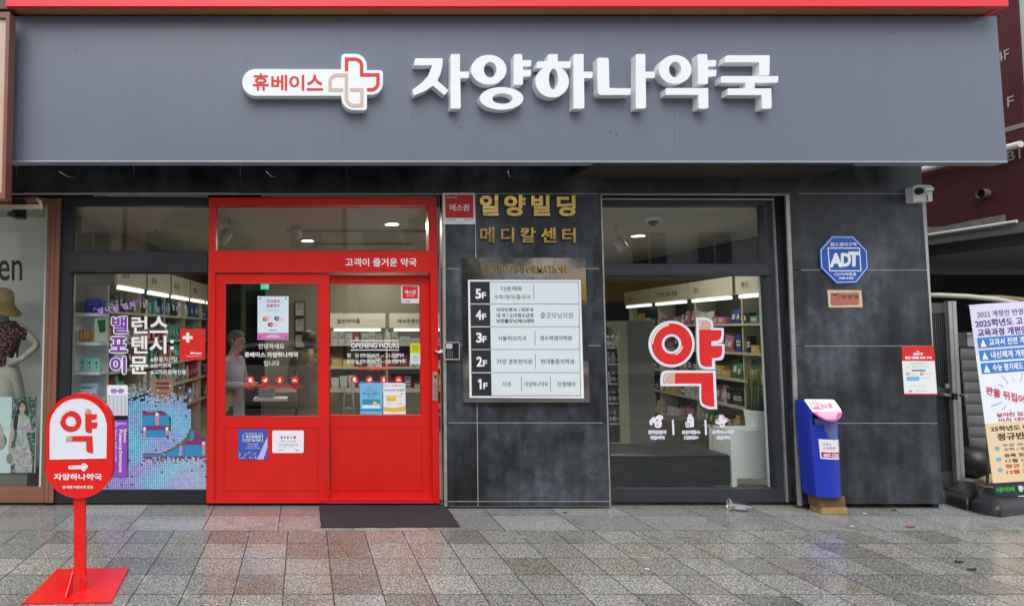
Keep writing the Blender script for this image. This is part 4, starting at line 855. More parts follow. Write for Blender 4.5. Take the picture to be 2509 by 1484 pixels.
# ================================================================== FREE STANDING SIGN, MAT, SMALL THINGS
YS = 3.89
st = thing('standing_sign', 'red lollipop shaped standing sign with a white arched face on a square base plate', 'sign', (PX(194, YS), YS, 0))
c_ = [FL(55, 1480), FL(272, 1477), FL(316, 1393), FL(140, 1396)]
p = MB(REDS); c_ = [Vector((a[0], a[1], 0)) for a in c_]
n_ = len(p.v); p.add([c + Vector((0, 0, .003)) for c in c_] + [c + Vector((0, 0, .011)) for c in c_], [(0, 3, 2, 1), (4, 5, 6, 7), (0, 1, 5, 4), (1, 2, 6, 5), (2, 3, 7, 6), (3, 0, 4, 7)]); p.build('base_plate', st, bevel=.0015)
p = MB(REDS); p.shape(Z0, [[(181.5, 1215), (206.5, 1215), (207, 1412), (181.5, 1412)]], YS - .02, .03); p.build('post', st, bevel=.002)
p = MB(REDS); x = PX(192, YS)
p.add([(x - .004, YS - .021, .011), (x + .004, YS - .021, .011), (x + .004, YS - .13, .011), (x - .004, YS - .13, .011), (x - .004, YS - .021, .13), (x + .004, YS - .021, .13), (x + .004, YS - .13, .022), (x - .004, YS - .13, .022)], [(0, 1, 2, 3), (4, 7, 6, 5), (0, 4, 5, 1), (3, 2, 6, 7), (0, 3, 7, 4), (1, 5, 6, 2)])
for sgn in (-1, 1):
    xx = PX(194, YS) + sgn * .034; p.add([(xx, YS - .01, .011), (xx + sgn * .045, YS - .01, .011), (xx, YS - .01, .10), (xx, YS, .011), (xx + sgn * .045, YS, .011), (xx, YS, .10)], [(0, 1, 2), (3, 5, 4), (0, 2, 5, 3), (1, 4, 5, 2), (0, 3, 4, 1)])
p.build('gusset', st)
out = arc(463, 460, 420, 404, 180, 360, 20) + arc(458, 985, 424, 385, 0, 180, 20)
out = [(x, y) for x, y in out]
p = MB(REDS); p.shape(Zq, [out], YS - .045, .05); pl_ = p.build('sign_board', st, bevel=.006)
face = arc(450, 478, 361, 362, 180, 360, 20) + [(805, 870), (88, 886)]
p = MB(mat('sign_face_white', (.74, .79, .86), .25, var=.02)); p.shape(Zq, [face], YS - .0475, .0024); p.m(WPRINT)
inn = arc(450, 478, 350, 352, 180, 360, 20) + [(795, 861), (99, 876)]
p.shape(Zq, [face, inn[::-1]], YS - .0485, .001); p.build('arched_face', st)
def Zyak(x, y):      # maps the big letter's drawing onto the stand's letter
    return Zq(218 + (x - 176) * .634, 248 + (y - 140) * .612)
yak(st, Zyak, YS - .0495, mat('deco_red', '#d0261f'), None, print_mat('#bfa37c'), WPRINT, outline=False)
p = MB(WPRINT); Yq = YS - .0475
p.shape(Zq, [rnd([(322, 965), (490, 958), (500, 930), (538, 930), (545, 950), (572, 955), (570, 992), (545, 1000), (540, 1030), (502, 1030), (492, 1005), (330, 1008)], 12)], Yq, .002)
p.text(Zq, '자양하나약국', (142, 1062, 748, 1145), Yq, .002, .03); p.text(Zq, '병·의원 처방조제 전문', (250, 1215, 637, 1253), Yq, .002, .035)
p.build('lettering', st); p = MB(RED2); p.text(Zq, '휴베이스', (345, 972, 462, 992), Yq - .0006, .0005, .0); p.shape(Zq, [stroke([(507, 960), (507, 942), (525, 942), (532, 962), (560, 966), (560, 984)], 4)], Yq - .0006, .0005); p.m(BEIGE); p.shape(Zq, [stroke([(507, 965), (485, 968), (485, 988), (512, 990), (514, 1018), (532, 1018), (532, 988)], 4)], Yq - .0006, .0005); p.build('small_logo', st)

# door mat
mt_ = MB(mat('door_mat_fibre', (.028, .022, .030), .95, var=.5, vs=25, bump=.8, bs=220))
ml = [FL(781, 1236), FL(1091, 1237), FL(1127, 1291), FL(786, 1293)]
seg = 24; top = []; 
for j in range(seg + 1):
    for i in range(seg + 1):
        a, b = i / seg, j / seg; q = [(ml[0][k] * (1 - a) + ml[1][k] * a) * (1 - b) + (ml[3][k] * (1 - a) + ml[2][k] * a) * b for k in (0, 1)]
        top.append((q[0] + .003 * math.sin(b * 17) * (a in (0, 1)), q[1] + .004 * math.sin(a * 23) * (b == 1), .010 + .002 * math.sin(a * 9 + b * 4)))
mt_.add(top, [(j * (seg + 1) + i, (j + 1) * (seg + 1) + i, (j + 1) * (seg + 1) + i + 1, j * (seg + 1) + i + 1) for j in range(seg) for i in range(seg)])
ring = [i for i in range(seg + 1)] + [(j + 1) * (seg + 1) + seg for j in range(seg)] + [seg * (seg + 1) + seg - 1 - i for i in range(seg)] + [(seg - 1 - j) * (seg + 1) for j in range(seg - 1)]
k = len(mt_.v); mt_.v += [(top[i][0], top[i][1], .0025) for i in ring]
for i in range(len(ring)): a, b = i, (i + 1) % len(ring); mt_.face([ring[a], ring[b], k + b, k + a])
tag(mt_.build('door_mat', origin=(ml[0][0] + .6, ml[0][1] - .3, 0)), 'black fibre doormat on the wet paving in front of the red door', 'doormat')

# security signs on the stone
def wall_card(name, label, cat, mp, quad, base, Y=YW, th=.006, r=0):
    cx = sum(q[0] for q in quad) / 4; cy = sum(q[1] for q in quad) / 4; t = thing(name, label, cat, PL(*mp(cx, cy), Y))
    p = MB(base); p.shape(mp, [rnd(quad, r) if r else quad], Y - th, th - .0005); p.build('plate', t); return t, Y - th
t, y_ = wall_card('security_sign', 'red and white square security sign above the keypad beside the brass letters', 'sign', Zt, [(135, 717), (655, 717), (668, 1226), (148, 1226)], WPRINT, th=.008)
p = MB(mat('security_red', (.55, .012, .014), .3, var=.1)); p.shape(Zt, [[(168, 745), (630, 745), (638, 1125), (175, 1125)]], y_ - .0008, .0007); p.build('red_field', t)
p = MB(WPRINT); p.text(Zt, '에스원', (243, 898, 565, 1010), y_ - .0015, .0006, .02); p.text(Zt, '언제나 안심', (190, 770, 362, 804), y_ - .0015, .0006, .01); p.build('white_lettering', t)
p = MB(print_mat('#4a4f6a')); p.text(Zt, 'CCTV작동중', (175, 1142, 356, 1168), y_ - .0008, .0006, .0); p.text(Zt, '1588-3112', (485, 1142, 635, 1168), y_ - .0008, .0006, .0); p.text(Zt, '이 건물은 에스원 안전시스템이 설치되어 있습니다', (180, 1186, 490, 1202), y_ - .0008, .0006, -.01); p.build('small_lettering', t)
t = thing('alarm_sign', 'blue octagonal alarm sign with white letters above the blue bin', 'sign', PL(2067, 640, YW))
ABL = mat('alarm_blue', (.012, .09, .42), .35, var=.06)
o8 = [(545, 703), (742, 705), (874, 838), (884, 1003), (775, 1142), (588, 1148), (438, 1002), (429, 832)]
cen = Vector((657, 925)); sc8 = lambda k: [tuple(cen + (Vector(q) - cen) * k) for q in o8]
p = MB(ABL); p.shape(Zg, [o8], YW - .012, .0115); p.build('plate', t, bevel=.002)
p = MB(WPRINT); y_ = YW - .0127; p.shape(Zg, [sc8(.955), sc8(.93)[::-1]], y_, .0006)
p.shape(Zg, [[(503, 813), (803, 813), (818, 1032), (520, 1032)], [(512, 822), (795, 822), (808, 1023), (529, 1023)][::-1]], y_, .0006)
p.text(Zg, 'A', (523, 862, 640, 996), y_, .0006, .05); p.text(Zg, 'D', (626, 862, 722, 990), y_ - .0006, .001, .05); p.text(Zg, 'T', (695, 850, 800, 990), y_, .0006, .05)
p.text(Zg, '캡스경비구역', (530, 765, 770, 800), y_, .0006, .02); p.text(Zg, 'CCTV작동중', (566, 1045, 770, 1075), y_, .0006, .02); p.text(Zg, '1588-6400', (608, 1086, 745, 1106), y_, .0006, .03); p.build('lettering', t)
t, y_ = wall_card('faded_plate', 'small faded orange and cream warning plate under the blue octagonal sign', 'sign', Zg, [(503, 1206), (816, 1208), (830, 1366), (515, 1368)], mat('aged_cream', (.62, .50, .34), .6, var=.2, vs=30))
rg = random.Random(11); e_ = [(528 + i * 20, 1228 + rg.uniform(-5, 8)) for i in range(14)] + [(796 + rg.uniform(-6, 4), 1240 + i * 18) for i in range(6)] + [(790 - i * 20, 1348 + rg.uniform(-4, 6)) for i in range(13)] + [(530 + rg.uniform(-3, 5), 1335 - i * 20) for i in range(5)]
p = MB(mat('rusty_orange', (.42, .16, .08), .7, var=.4, vs=40)); p.shape(Zg, [e_], y_ - .0006, .0005); p.build('worn_print', t)
p = MB(mat('rusty_pink', (.46, .13, .11), .7, var=.25, vs=40)); p.shape(Zg, [rect(537, 1300, 790, 1340)], y_ - .0012, .0005); p.m(print_mat('#4b3350')); p.text(Zg, '방범용', (630, 1250, 796, 1285), y_ - .0012, .0005, .02); p.shape(Zg, [rect(534, 1240, 618, 1292), rect(538, 1244, 614, 1288)[::-1]], y_ - .0012, .0005); p.shape(Zg, [[(545, 1250), (585, 1244), (600, 1252), (575, 1260), (550, 1258)]], y_ - .0014, .0005); p.build('lettering', t)
# notice
t, y_ = wall_card('smoking_notice', 'red topped white notice sheet at the right edge of the stone wall', 'notice', Zu, [(255, 120), (1000, 105), (1085, 1235), (322, 1238)], RED2, th=.004)
p = MB(WPRINT); p.shape(Zu, [[(262, 452), (1018, 455), (1078, 1208), (316, 1205)]], y_ - .0007, .0006); p.text(Zu, '금연구역', (525, 262, 742, 325), y_ - .0007, .0006, .08); p.text(Zu, '흡연 과태료 부과 구역', (335, 348, 945, 412), y_ - .0007, .0006, .07); p.shape(Zu, [[(585, 240), (630, 215), (675, 240)]], y_ - .0007, .0006); p.build('white_area', t)
p = MB(print_mat('#6a6f78')); y2 = y_ - .0014
for s_, bb in (('국민건강증진법에 따라', (465, 492, 820, 516)), ('이 곳은 금연구역으로 지정되었습니다', (395, 545, 885, 566)), ('위반 시 과태료가 부과될 수 있습니다', (355, 594, 955, 616)), ('일반담배', (450, 742, 600, 764)), ('전자담배', (780, 742, 950, 764)), ('광진구 보건소', (580, 1130, 820, 1156)), ('문의 및 신고 안내', (465, 1030, 780, 1050)), ('금연 지도 안내', (700, 840, 925, 858))): p.text(Zu, s_, bb, y2, .0005, .0)
p.shape(Zu, [[(410, 1170), (460, 1128), (515, 1170)]], y2, .0005); p.shape(Zu, [rect(490, 655, 812, 690)], y2, .0005); p.m(print_mat('#a84a50'))
for x in (400, 722): p.shape(Zu, [ell(x, 750, 42, 42, 20), ell(x, 750, 30, 30, 20)[::-1]], y2, .0005); p.shape(Zu, [stroke([(x - 26, 750 - 22), (x + 26, 772)], 8)], y2 - .0003, .0002)
p.m(print_mat('#6fb8e2')); p.shape(Zu, [rrect(365, 815, 668, 912, 25)], y2, .0005); p.build('small_print', t)
# keypad
t = thing('door_keypad', 'small black keypad on the stone pillar just right of the door', 'keypad', PL(1107, 860, YW))
p = MB(mat('keypad_silver', (.55, .56, .58), .3, .3)); p.shape(Zd, [rrect(42, 820, 176, 980, 10)], YW - .028, .0275); p.build('housing', t, bevel=.002)
p = MB(BLACK); p.shape(Zd, [rrect(48, 826, 170, 970, 8)], YW - .0295, .0014); p.m(mat('lcd_grey', (.45, .48, .52), .2)); p.shape(Zd, [rrect(54, 834, 112, 880, 10)], YW - .0303, .0007); p.build('front', t)
p = MB(mat('keypad_print', (.4, .4, .42), .4))
for i in range(3):
    for j in range(4): p.shape(Zd, [ell(72 + i * 19, 905 + j * 16, 4, 4, 8)], YW - .0303, .0007)
p.build('button', t)
t = thing('door_latch', 'small pale door latch piece between the red frame and the keypad', 'latch', PL(1075, 861, YD - .06)); p = MB(WHITE); p.shape(Za, [rnd([(1985, 1400), (2020, 1410), (2060, 1392), (2062, 1418), (2020, 1424)], 4)], YD - .07, .035); p.build('arm', t)

# wall camera
cq = PL(2262, 475, YW); t = thing('security_camera', 'white wall camera on the upper right corner of the stone wall', 'camera', cq)
p = MB(WHITE); p.shape(Zg, [rnd([(1290, 250), (1340, 232), (1470, 236), (1478, 384), (1300, 392)], 14)], YW - .07, .069); p.build('mounting_box', t, bevel=.004)
p = MB(mat('camera_silver', (.42, .43, .45), .3, .3)); a, b = Vector(PL(*Zg(1365, 288), YW - .14)), Vector(PL(*Zg(1462, 272), YW - .085)); p.tube([a, a.lerp(b, .3), b, b + (b - a) * .12], [.027, .027, .022, .012], 14); p.build('body', t)
p = MB(BLACK); d = (a - b).normalized(); p.tube([a + d * .001, a + d * .03], [.030, .032], 14); p.build('lens_hood', t)
p = MB(BLACK); p.tube([PL(*Zg(1420, 318), YW - .08), PL(*Zg(1428, 345), YW - .085), PL(*Zg(1432, 378), YW - .075)], .004, 6); p.build('cable', t)

# blue paper box on bricks
YB = 5.45
t = thing('blue_paper_box', 'blue plastic free newspaper box with a white and pink slanted lid by the wall', 'box', PL(2018, 1218, YB))
BLUE = mat('blue_plastic', (.012, .035, .42), .32, var=.12, vs=6, bump=.03)
def bw(x, y, Y): return PL(*Zr(x, y), Y)
def ring_u(y, xl, xr, Yf, Yb, n=12):        # rounded front, flat back
    pts = []; 
    A = Vector(bw(xl, y, Yf + .07)); B = Vector(bw(xr, y, Yf + .04)); mid = (A + B) / 2; w_ = (B - A).length / 2
    for i in range(n + 1):
        a = math.pi * i / n; pts.append((mid.x - w_ * math.cos(a), Yf + .07 - .075 * math.sin(a) ** .6, A.z))
    return pts + [(B.x, Yb, B.z), (A.x, Yb, A.z)]
lev = [(120, 185, 535), (400, 198, 562), (700, 222, 575), (1000, 250, 592), (1228, 272, 606)]
p = MB(BLUE); rings = [ring_u(y, a, b, YB, YB + .18) for y, a, b in lev]; k = len(rings[0])
# front top cut away for the mouth
zlo, zhi = P(*Zr(400, 368), YB - .10)[1], P(*Zr(400, 112), YB + .10)[1]
rings[0] = [(a, b, min(zhi, zlo + (b - (YB - .10)) / .2 * (zhi - zlo)) - .012) for a, b, c in rings[0]]
for r_ in rings: p.v += r_
for i in range(len(rings) - 1):
    for j in range(k):
        if i == 0 and 2 <= j <= 9: continue
        j2 = (j + 1) % k; p.face([i * k + j, (i + 1) * k + j, (i + 1) * k + j2, i * k + j2])
p.face(list(range((len(rings) - 1) * k, len(rings) * k))); p.build('body', t)
p = MB(mat('blue_mouth_cover', (.10, .14, .36), .25)); cv = [ring_u(y, a, b, YB - .004, YB + .1)[1:12] for y, a, b in ((330, 240, 556), (450, 262, 556), (540, 320, 550), (562, 360, 545))]
for c in cv: p.v += c
for i in range(3):
    for j in range(10): p.face([i * 11 + j, i * 11 + j + 1, (i + 1) * 11 + j + 1, (i + 1) * 11 + j])
p.build('mouth_cover', t)
lidp = [(165, 112), (518, 116), (603, 236), (612, 290), (585, 340), (520, 368), (440, 362), (350, 325), (270, 262)]
def lidY(y): return YB + .10 - (y - 112) / 256 * .20
def lf(dy, mp=Zr): return lambda x, y: (lambda a: (a[0], lidY(y) + dy, a[1]))(P(*mp(x, y), lidY(y) + dy))
p = MB(mat('lid_white', (.80, .82, .84), .3)); p.prism([rnd(lidp, 25)], lf(0), lf(.012)); p.build('lid', t)
p = MB(print_mat('#d84a9c')); p.prism([rnd([(262, 260, 0), (600, 262, 2), (611, 290, 20), (584, 340, 30), (520, 367, 30), (440, 361, 30), (352, 326, 30)], 10)], lf(-.0012), lf(-.0004)); p.build('pink_band', t)
p = MB(print_mat('#d0468e')); p.prism([[(222, 147), (352, 150), (402, 235), (268, 226)], [(232, 154), (346, 157), (390, 227), (274, 219)][::-1]], lf(-.0012), lf(-.0004))
p.text(None, '교', [(245, 165), (335, 165), (375, 222), (282, 218)], 0, bold=.02, fn=lambda x, y: lf(-.0014)(x, y)); p.text(None, '사로', [(352, 160), (492, 162), (518, 220), (385, 224)], 0, bold=.03, fn=lambda x, y: lf(-.0014)(x, y)); p.build('lid_lettering', t)
p = MB(WPRINT)
for i, (xa_, xb_) in enumerate(((325, 560), (345, 552), (375, 545), (410, 540))): p.prism([rect(xa_, 272 + i * 18, xb_, 281 + i * 18)], lf(-.0022), lf(-.0014))
p.build('lid_small_text', t)
def cyl(x, y, xl, xr, off): # wrap onto rounded front
    s = (x - xl) / (xr - xl); return s
def wrap(off):
    def f(x, y):
        yy = min(max(y, 120), 1228)
        for (y0, a0, b0), (y1, a1, b1) in zip(lev[:-1], lev[1:]):
            if yy <= y1: q = (yy - y0) / (y1 - y0); xl, xr = a0 + (a1 - a0) * q, b0 + (b1 - b0) * q; break
        A = Vector(bw(xl, y, YB + .07)); B = Vector(bw(xr, y, YB + .04)); mid = (A + B) / 2; w_ = (B - A).length / 2
        s = (x - xl) / (xr - xl) * 2 - 1; s = max(-1, min(1, s)); a = math.acos(-s)
        return (mid.x - w_ * math.cos(a), YB + .07 - .075 * max(0, math.sin(a)) ** .6 - off, P(*Zr(x, y), YB)[1])
    return f
def wgrid(p, q, off, n=8):
    w_ = wrap(off); o = len(p.v)
    for j in range(n + 1):
        for i in range(n + 1):
            a, b = i / n, j / n; x = (q[0][0] * (1 - a) + q[1][0] * a) * (1 - b) + (q[3][0] * (1 - a) + q[2][0] * a) * b; y = (q[0][1] * (1 - a) + q[1][1] * a) * (1 - b) + (q[3][1] * (1 - a) + q[2][1] * a) * b; p.v.append(w_(x, y))
    for j in range(n):
        for i in range(n): p.face([o + j * (n + 1) + i, o + (j + 1) * (n + 1) + i, o + (j + 1) * (n + 1) + i + 1, o + j * (n + 1) + i + 1])
p = MB(WPRINT); wgrid(p, [(274, 575), (570, 582), (578, 815), (296, 802)], .002); p.m(print_mat('#c02a78')); wgrid(p, [(300, 722), (572, 732), (574, 795), (306, 788)], .0032); p.m(BLACKP); wgrid(p, [(537, 596), (566, 596), (570, 790), (548, 782)], .0040); p.m(print_mat('#c9d4e0')); wgrid(p, [(542, 615), (564, 615), (567, 765), (550, 762)], .0048); p.build('sticker', t)
p = MB(print_mat('#5f6a90')); wr = wrap(.0034); p.text(None, '언제나', (306, 620, 420, 650), 0, fn=wr, bold=.0); p.m(print_mat('#c0407e')); p.text(None, '스마트폰', (312, 662, 480, 698), 0, fn=wr, bold=.01); p.m(WPRINT); wr = wrap(.0050); p.text(None, '497-1236', (322, 742, 525, 785), 0, fn=wr, bold=.04); p.build('sticker_lettering', t)
WOOD1 = mat('dark_block_wood', (.14, .085, .035), .8, var=.4, vs=20, bump=.4); WOOD2 = mat('pale_block_wood', (.36, .22, .09), .75, var=.3, vs=20, bump=.3)
zb0, zb1, zb2 = .0, .058, .150
q0, q1 = bw(388, 1400, 5.5), bw(672, 1400, 5.5)
p = MB(WOOD2); p.add([(q0[0] - .01, 5.50, .002), (q1[0], 5.495, .002), (q1[0] + .01, 5.64, .002), (q0[0] - .0, 5.64, .002), (q0[0] - .0, 5.50, zb1), (q1[0], 5.495, zb1), (q1[0] + .01, 5.64, zb1), (q0[0] - .0, 5.64, zb1)], [(0, 3, 2, 1), (4, 5, 6, 7), (0, 1, 5, 4), (1, 2, 6, 5), (2, 3, 7, 6), (3, 0, 4, 7)])
tag(p.build('wood_block', origin=(q0[0], 5.4, 0), bevel=.003), 'pale wooden block on the paving, lower of the two under the blue box', 'block', 'wooden blocks under the blue box')
q0, q1 = bw(395, 1335, 5.5), bw(668, 1335, 5.5)
p = MB(WOOD1); p.box(q0[0] - .03, q1[0] - .005, 5.505, 5.63, zb1 + .001, zb2 - .002); tag(p.build('wood_block', origin=(q0[0], 5.4, zb1), bevel=.004), 'dark wooden block, upper of the two under the blue box', 'block', 'wooden blocks under the blue box')

# plastic cup lying on the pavement
PLC = glass_mat('clear_plastic', (.84, .85, .87), .22)
c0 = Vector((*FL(1768, 1240), .043)); c1 = Vector((*FL(1811, 1236), .033)); 
c0 = Vector((PX(1771, 5.62), 5.62, .052)); c1 = Vector((PX(1820, 5.58), 5.58, .036)); 
p = MB(PLC); p.tube([c0, c0.lerp(c1, .04), c0.lerp(c1, .05), c1, c1 + (c0 - c1) * .03], [.048, .048, .045, .033, .002], 24, cap=False); p.m(mat('cup_rim', (.7, .72, .74), .3)); p.tube([c0, c0 - (c1 - c0).normalized() * .003], [.0485, .0485], 24, cap=False)
p.m(mat('cup_dregs', (.75, .76, .78), .3)); p.tube([c0.lerp(c1, .3) - Vector((0, 0, .026)), c0.lerp(c1, .8) - Vector((0, 0, .018))], [.012, .010], 10)
tag(p.build('plastic_cup', origin=c0), 'clear crushed plastic cup lying on the paving below the right window', 'cup')
# litter
LIT = mat('litter_paper', (.7, .7, .68), .7); lit = [(2118, 1258, .03), (2087, 1290, .02), (1585, 1395, .0), (1650, 1372, .02), (1345, 1290, .015), (2222, 1240, .01)]
for u, v, q in lit[:3]:
    x, y = FL(u, v); p = MB(LIT); p.add([(x - .014, y, .006), (x + .013, y - .007, .005), (x + .016, y + .003, .008), (x - .008, y + .009, .009)], [(0, 1, 2, 3)]); p.add([(x - .014, y, .0055), (x + .013, y - .007, .0045), (x + .016, y + .003, .0075), (x - .008, y + .009, .0085)], [(3, 2, 1, 0)])
    tag(p.build('paper_scrap', origin=(x, y, 0)), 'tiny white paper scrap lying on the wet paving at the right', 'litter', 'paper scraps on the paving')
def leaf(u, v, col, lab, s=.03, r=0):
    x, y = FL(u, v); p = MB(mat('leaf_' + col.strip('#'), col, .7, var=.3, vs=30)); n = 9; pts = []
    for i in range(n): a = 2 * math.pi * i / n + r; pts.append((x + s * math.cos(a) * (1 + .4 * (i % 2)), y + s * .5 * math.sin(a) * (1 + .4 * (i % 2)), .006 + .004 * (i % 2)))
    p.add([(x, y, .012)] + pts, [(0, i + 1, (i + 1) % n + 1) for i in range(n)]); tag(p.build('fallen_leaf', origin=(x, y, 0)), lab, 'leaf', 'fallen leaves on the paving')
leaf(1384, 1256, '#3a4426', 'green leaf scrap on the paving below the pillar', .022); leaf(2230, 1291, '#8a4a20', 'rusty brown leaf on the paving below the notice', .035); leaf(2150, 1236, '#5a5a30', 'olive leaf scrap at the foot of the right stone wall', .03); leaf(2190, 1250, '#2a2622', 'dark wet leaf near the banner base', .02)
leaf(2350, 1377, '#241f1a', 'dark wet leaf on the paving at the right edge', .03); leaf(2382, 1396, '#1f1a18', 'small black leaf nearest the right corner of the paving', .03)

# ================================================================== ALLEY AT THE RIGHT
rb = thing('red_building', 'dark red painted building with white lettering across the alley at the right', 'building', (7.6, 8, 0))
RW = mat('dark_red_render', (.085, .012, .014), .75, var=.35, vs=2.5, bump=.35, bs=18)
p = MB(RW); p.box(7.6, 13.5, 6.53, 20, 2.72, 9); p.build('red_wall', rb)
p = MB(mat('pale_cladding', (.55, .60, .52), .6)); p.box(7.62, 13.5, 6.47, 6.525, 2.75, 9); p.build('front_cladding', rb)
p = MB(mat('grey_concrete', (.20, .20, .20), .7, var=.25, vs=3, bump=.2)); p.box(7.45, 13.5, 6.3, 20, 2.60, 2.70); p.build('beam', rb)
p = MB(mat('darker_concrete', (.10, .105, .11), .8, var=.25)); p.box(7.55, 13.5, 6.35, 20, 2.47, 2.599); p.build('lower_beam', rb)
p = MB(mat('peeling_plaster', (.24, .23, .21), .9, var=.6, vs=14, bump=1, bs=30)); 
rg = random.Random(9); n = 40; L_ = [(20 - i * .34, 2.701) for i in range(n)] + [(20 - (n - 1 - i) * .34, 2.80 + rg.uniform(.0, .07)) for i in range(n)]
p.add([(7.585, a, b) for a, b in L_] + [(7.599, a, b) for a, b in L_], [(i, i + 1, 2 * n - 2 - i, 2 * n - 1 - i) for i in range(n - 1)]); p.build('peeling_plaster', rb)
p = MB(mat('white_pipe', (.62, .61, .57), .5, var=.1)); p.tube([(7.43, 6.5, 2.715), (7.43, 20, 2.715)], .014, 8); p.build('conduit', rb)
p = MB(mat('white_pipe', '#ccc')); p.tube([(7.52, 6.5, 3.53), (7.52, 20, 3.53)], .035, 10); p.build('drain_pipe', rb)
p = MB(mat('pale_stripe', (.35, .28, .27), .7)); p.box(7.594, 7.599, 6.53, 20, 3.72, 3.77); p.build('stripe', rb)
def redtext(txt, y0, y1, z0, z1):
    p = MB(mat('faded_white_paint', (.45, .42, .42), .7)); w_ = (y1 - y0)
    p.text(None, txt, [(0, 1), (1, 1), (1, 0), (0, 0)], 0, bold=.01, fn=lambda x, y: (7.59, y1 - x * w_, z0 + y * (z1 - z0))); p.build('lettering', rb)
redtext('B1', 6.57, 6.70, 3.40, 3.50); redtext('1F', 6.60, 6.73, 3.98, 4.09); redtext('4F', 6.62, 6.74, 4.50, 4.61)
p = MB(mat('vent_ring', (.18, .12, .11), .6)); a = (7.58, 6.93, 3.08); p.tube([(7.60, 6.93, 3.10), (7.53, 6.93, 3.10)], .052, 16, cap=False); p.m(BLACK); p.tube([(7.60, 6.93, 3.10), (7.56, 6.93, 3.10)], .045, 16); p.build('vent_hole', rb)
p = MB(mat('alley_void_shade', (.012, .012, .012), .9)); p.box(6.4, 13, 9.2, 9.3, 0, 2.4); p.box(12.9, 13.4, 6.8, 9.19, 0, 2.35); p.build('inner_wall', rb)  # shade of the open space under the beam is put into this near-black
# grey wall strip behind banner top
al = thing('white_tube', 'long pale plastic tube sagging across the alley behind the banner', 'tube', PL(2400, 730, 6.7))
p = MB(mat('cream_tube', (.55, .52, .44), .5, var=.1)); p.tube([PL(2240, 724, 6.9), PL(2300, 723, 6.8), PL(2370, 726, 6.7), PL(2440, 733, 6.6), PL(2520, 748, 6.5), PL(2600, 775, 6.4)], .026, 12); p.build('tube', al)
al = thing('tan_tube', 'tan plastic tube behind the pale one above the banner', 'tube', PL(2460, 735, 6.9)); p = MB(mat('tan_tube', (.40, .32, .20), .5)); p.tube([PL(2390, 728, 7.0), PL(2450, 728, 6.9), PL(2520, 735, 6.8), PL(2600, 748, 6.8)], .024, 12); p.build('tube', al)
# gate
gt = thing('metal_gate', 'grey ribbed metal gate standing open beside the stone wall', 'gate', PL(2340, 1195, 6.3))
GM = mat('gate_grey', (.10, .105, .11), .45, .2, var=.2, vs=4); GL = mat('gate_aluminium', (.48, .47, .45), .4, .4, var=.25, vs=6)
xg0, xg1 = PX(2270, 6.35), PX(2364, 6.35); zg0, zg1 = PZ(1185, 6.35), PZ(740, 6.35)
def gx(u, v, Y=6.33): return PX(u, Y, v)
p = MB(GM); p.shape(Z0, [[(2276, 742), (2322, 741), (2347, 1198), (2300, 1192)], [(2278.5, 768), (2316, 766), (2337, 1152), (2300.5, 1155)][::-1]], 6.32, .04); p.shape(Z0, [[(2284, 948), (2326, 948), (2327, 968), (2285, 968)]], 6.315, .004)
p.build('leaf_frame', gt, bevel=.002)
p = MB(mat('gate_rib', (.085, .09, .095), .4, .2, var=.2))
p.shape(Z0, [[(2274, 765), (2319, 765), (2340, 1160), (2298, 1160)]], 6.345, .01)
for i in range(8):
    ut = 2280 + i * 4.6; ub = 2300 + i * 4.7; p.shape(Z0, [[(ut, 768), (ut + 2.0, 768), (ub + 2.0, 1153), (ub, 1153)]], 6.328, .016)
p.build('ribbed_panel', gt)
p = MB(GL); p.shape(Z0, [[(2322, 738), (2331, 737.5), (2354.5, 1199), (2346, 1200)]], 6.28, .04); p.shape(Z0, [[(2332.5, 737.5), (2341.5, 737), (2365, 1198), (2356, 1198.5)]], 6.30, .05); p.build('post', gt, bevel=.003)
p = MB(SILV); p.tube([PL(*Zo(395, 1295), 6.29), PL(*Zo(350, 1293), 6.22), PL(*Zo(300, 1285), 6.20)], [.016, .014, .016], 10); p.tube([PL(*Zo(520, 1295), 6.27), PL(*Zo(590, 1300), 6.22)], [.015, .018], 10); p.shape(Zo, [rrect(345, 1155, 402, 1212, 6)], 6.295, .018); p.build('handle', gt)
p = MB(BLACK); p.shape(Zo, [rrect(440, 1275, 490, 1350, 8)], 6.262, .017); p.build('lock_case', gt)
# stack of letterboxes
lb = thing('letterbox_stack', 'tall stack of grey metal letterboxes in the alley behind the banner', 'letterbox', PL(2400, 1150, 6.9))
LBM = mat('letterbox_grey', (.36, .37, .38), .4, .3, var=.2); Yl = 6.85
p = MB(mat('letterbox_case', (.06, .06, .065), .6)); p.shape(Z0, [[(2352, 850), (2480, 850), (2500, 1135), (2379, 1135)]], Yl + .1, .2); p.build('case', lb)
for i in range(10):
    v0 = 859 + i * 27.2; ul = 2352.5 + i * 2.8
    a, b = P(ul, v0, Yl), P(ul + 1.5, v0 + 25, Yl + .07); xr_ = PX(2490, Yl)
    p = MB(LBM); p.add([(a[0], Yl, a[1]), (xr_, Yl, a[1]), (xr_, Yl + .075, b[1]), (b[0], Yl + .075, b[1]), (a[0], Yl + .008, a[1] + .008), (xr_, Yl + .008, a[1] + .008), (xr_, Yl + .083, b[1]), (b[0], Yl + .083, b[1])], [(0, 3, 2, 1), (4, 5, 6, 7), (0, 1, 5, 4), (1, 2, 6, 5), (2, 3, 7, 6), (3, 0, 4, 7)])
    p.box(a[0], xr_, Yl - .004, Yl + .012, a[1] + .0085, a[1] + .014); p.build('letterbox_door', lb)
p = MB(LBM); p.box(PX(2368, 6.95), PX(2480, 6.95), 6.95, 7.1, PZ(848, 6.95), PZ(815, 6.95)); p.box(PX(2368, 6.92), PX(2480, 6.92), 6.92, 6.949, PZ(820, 6.92), PZ(814, 6.92)); p.build('top_box', lb)
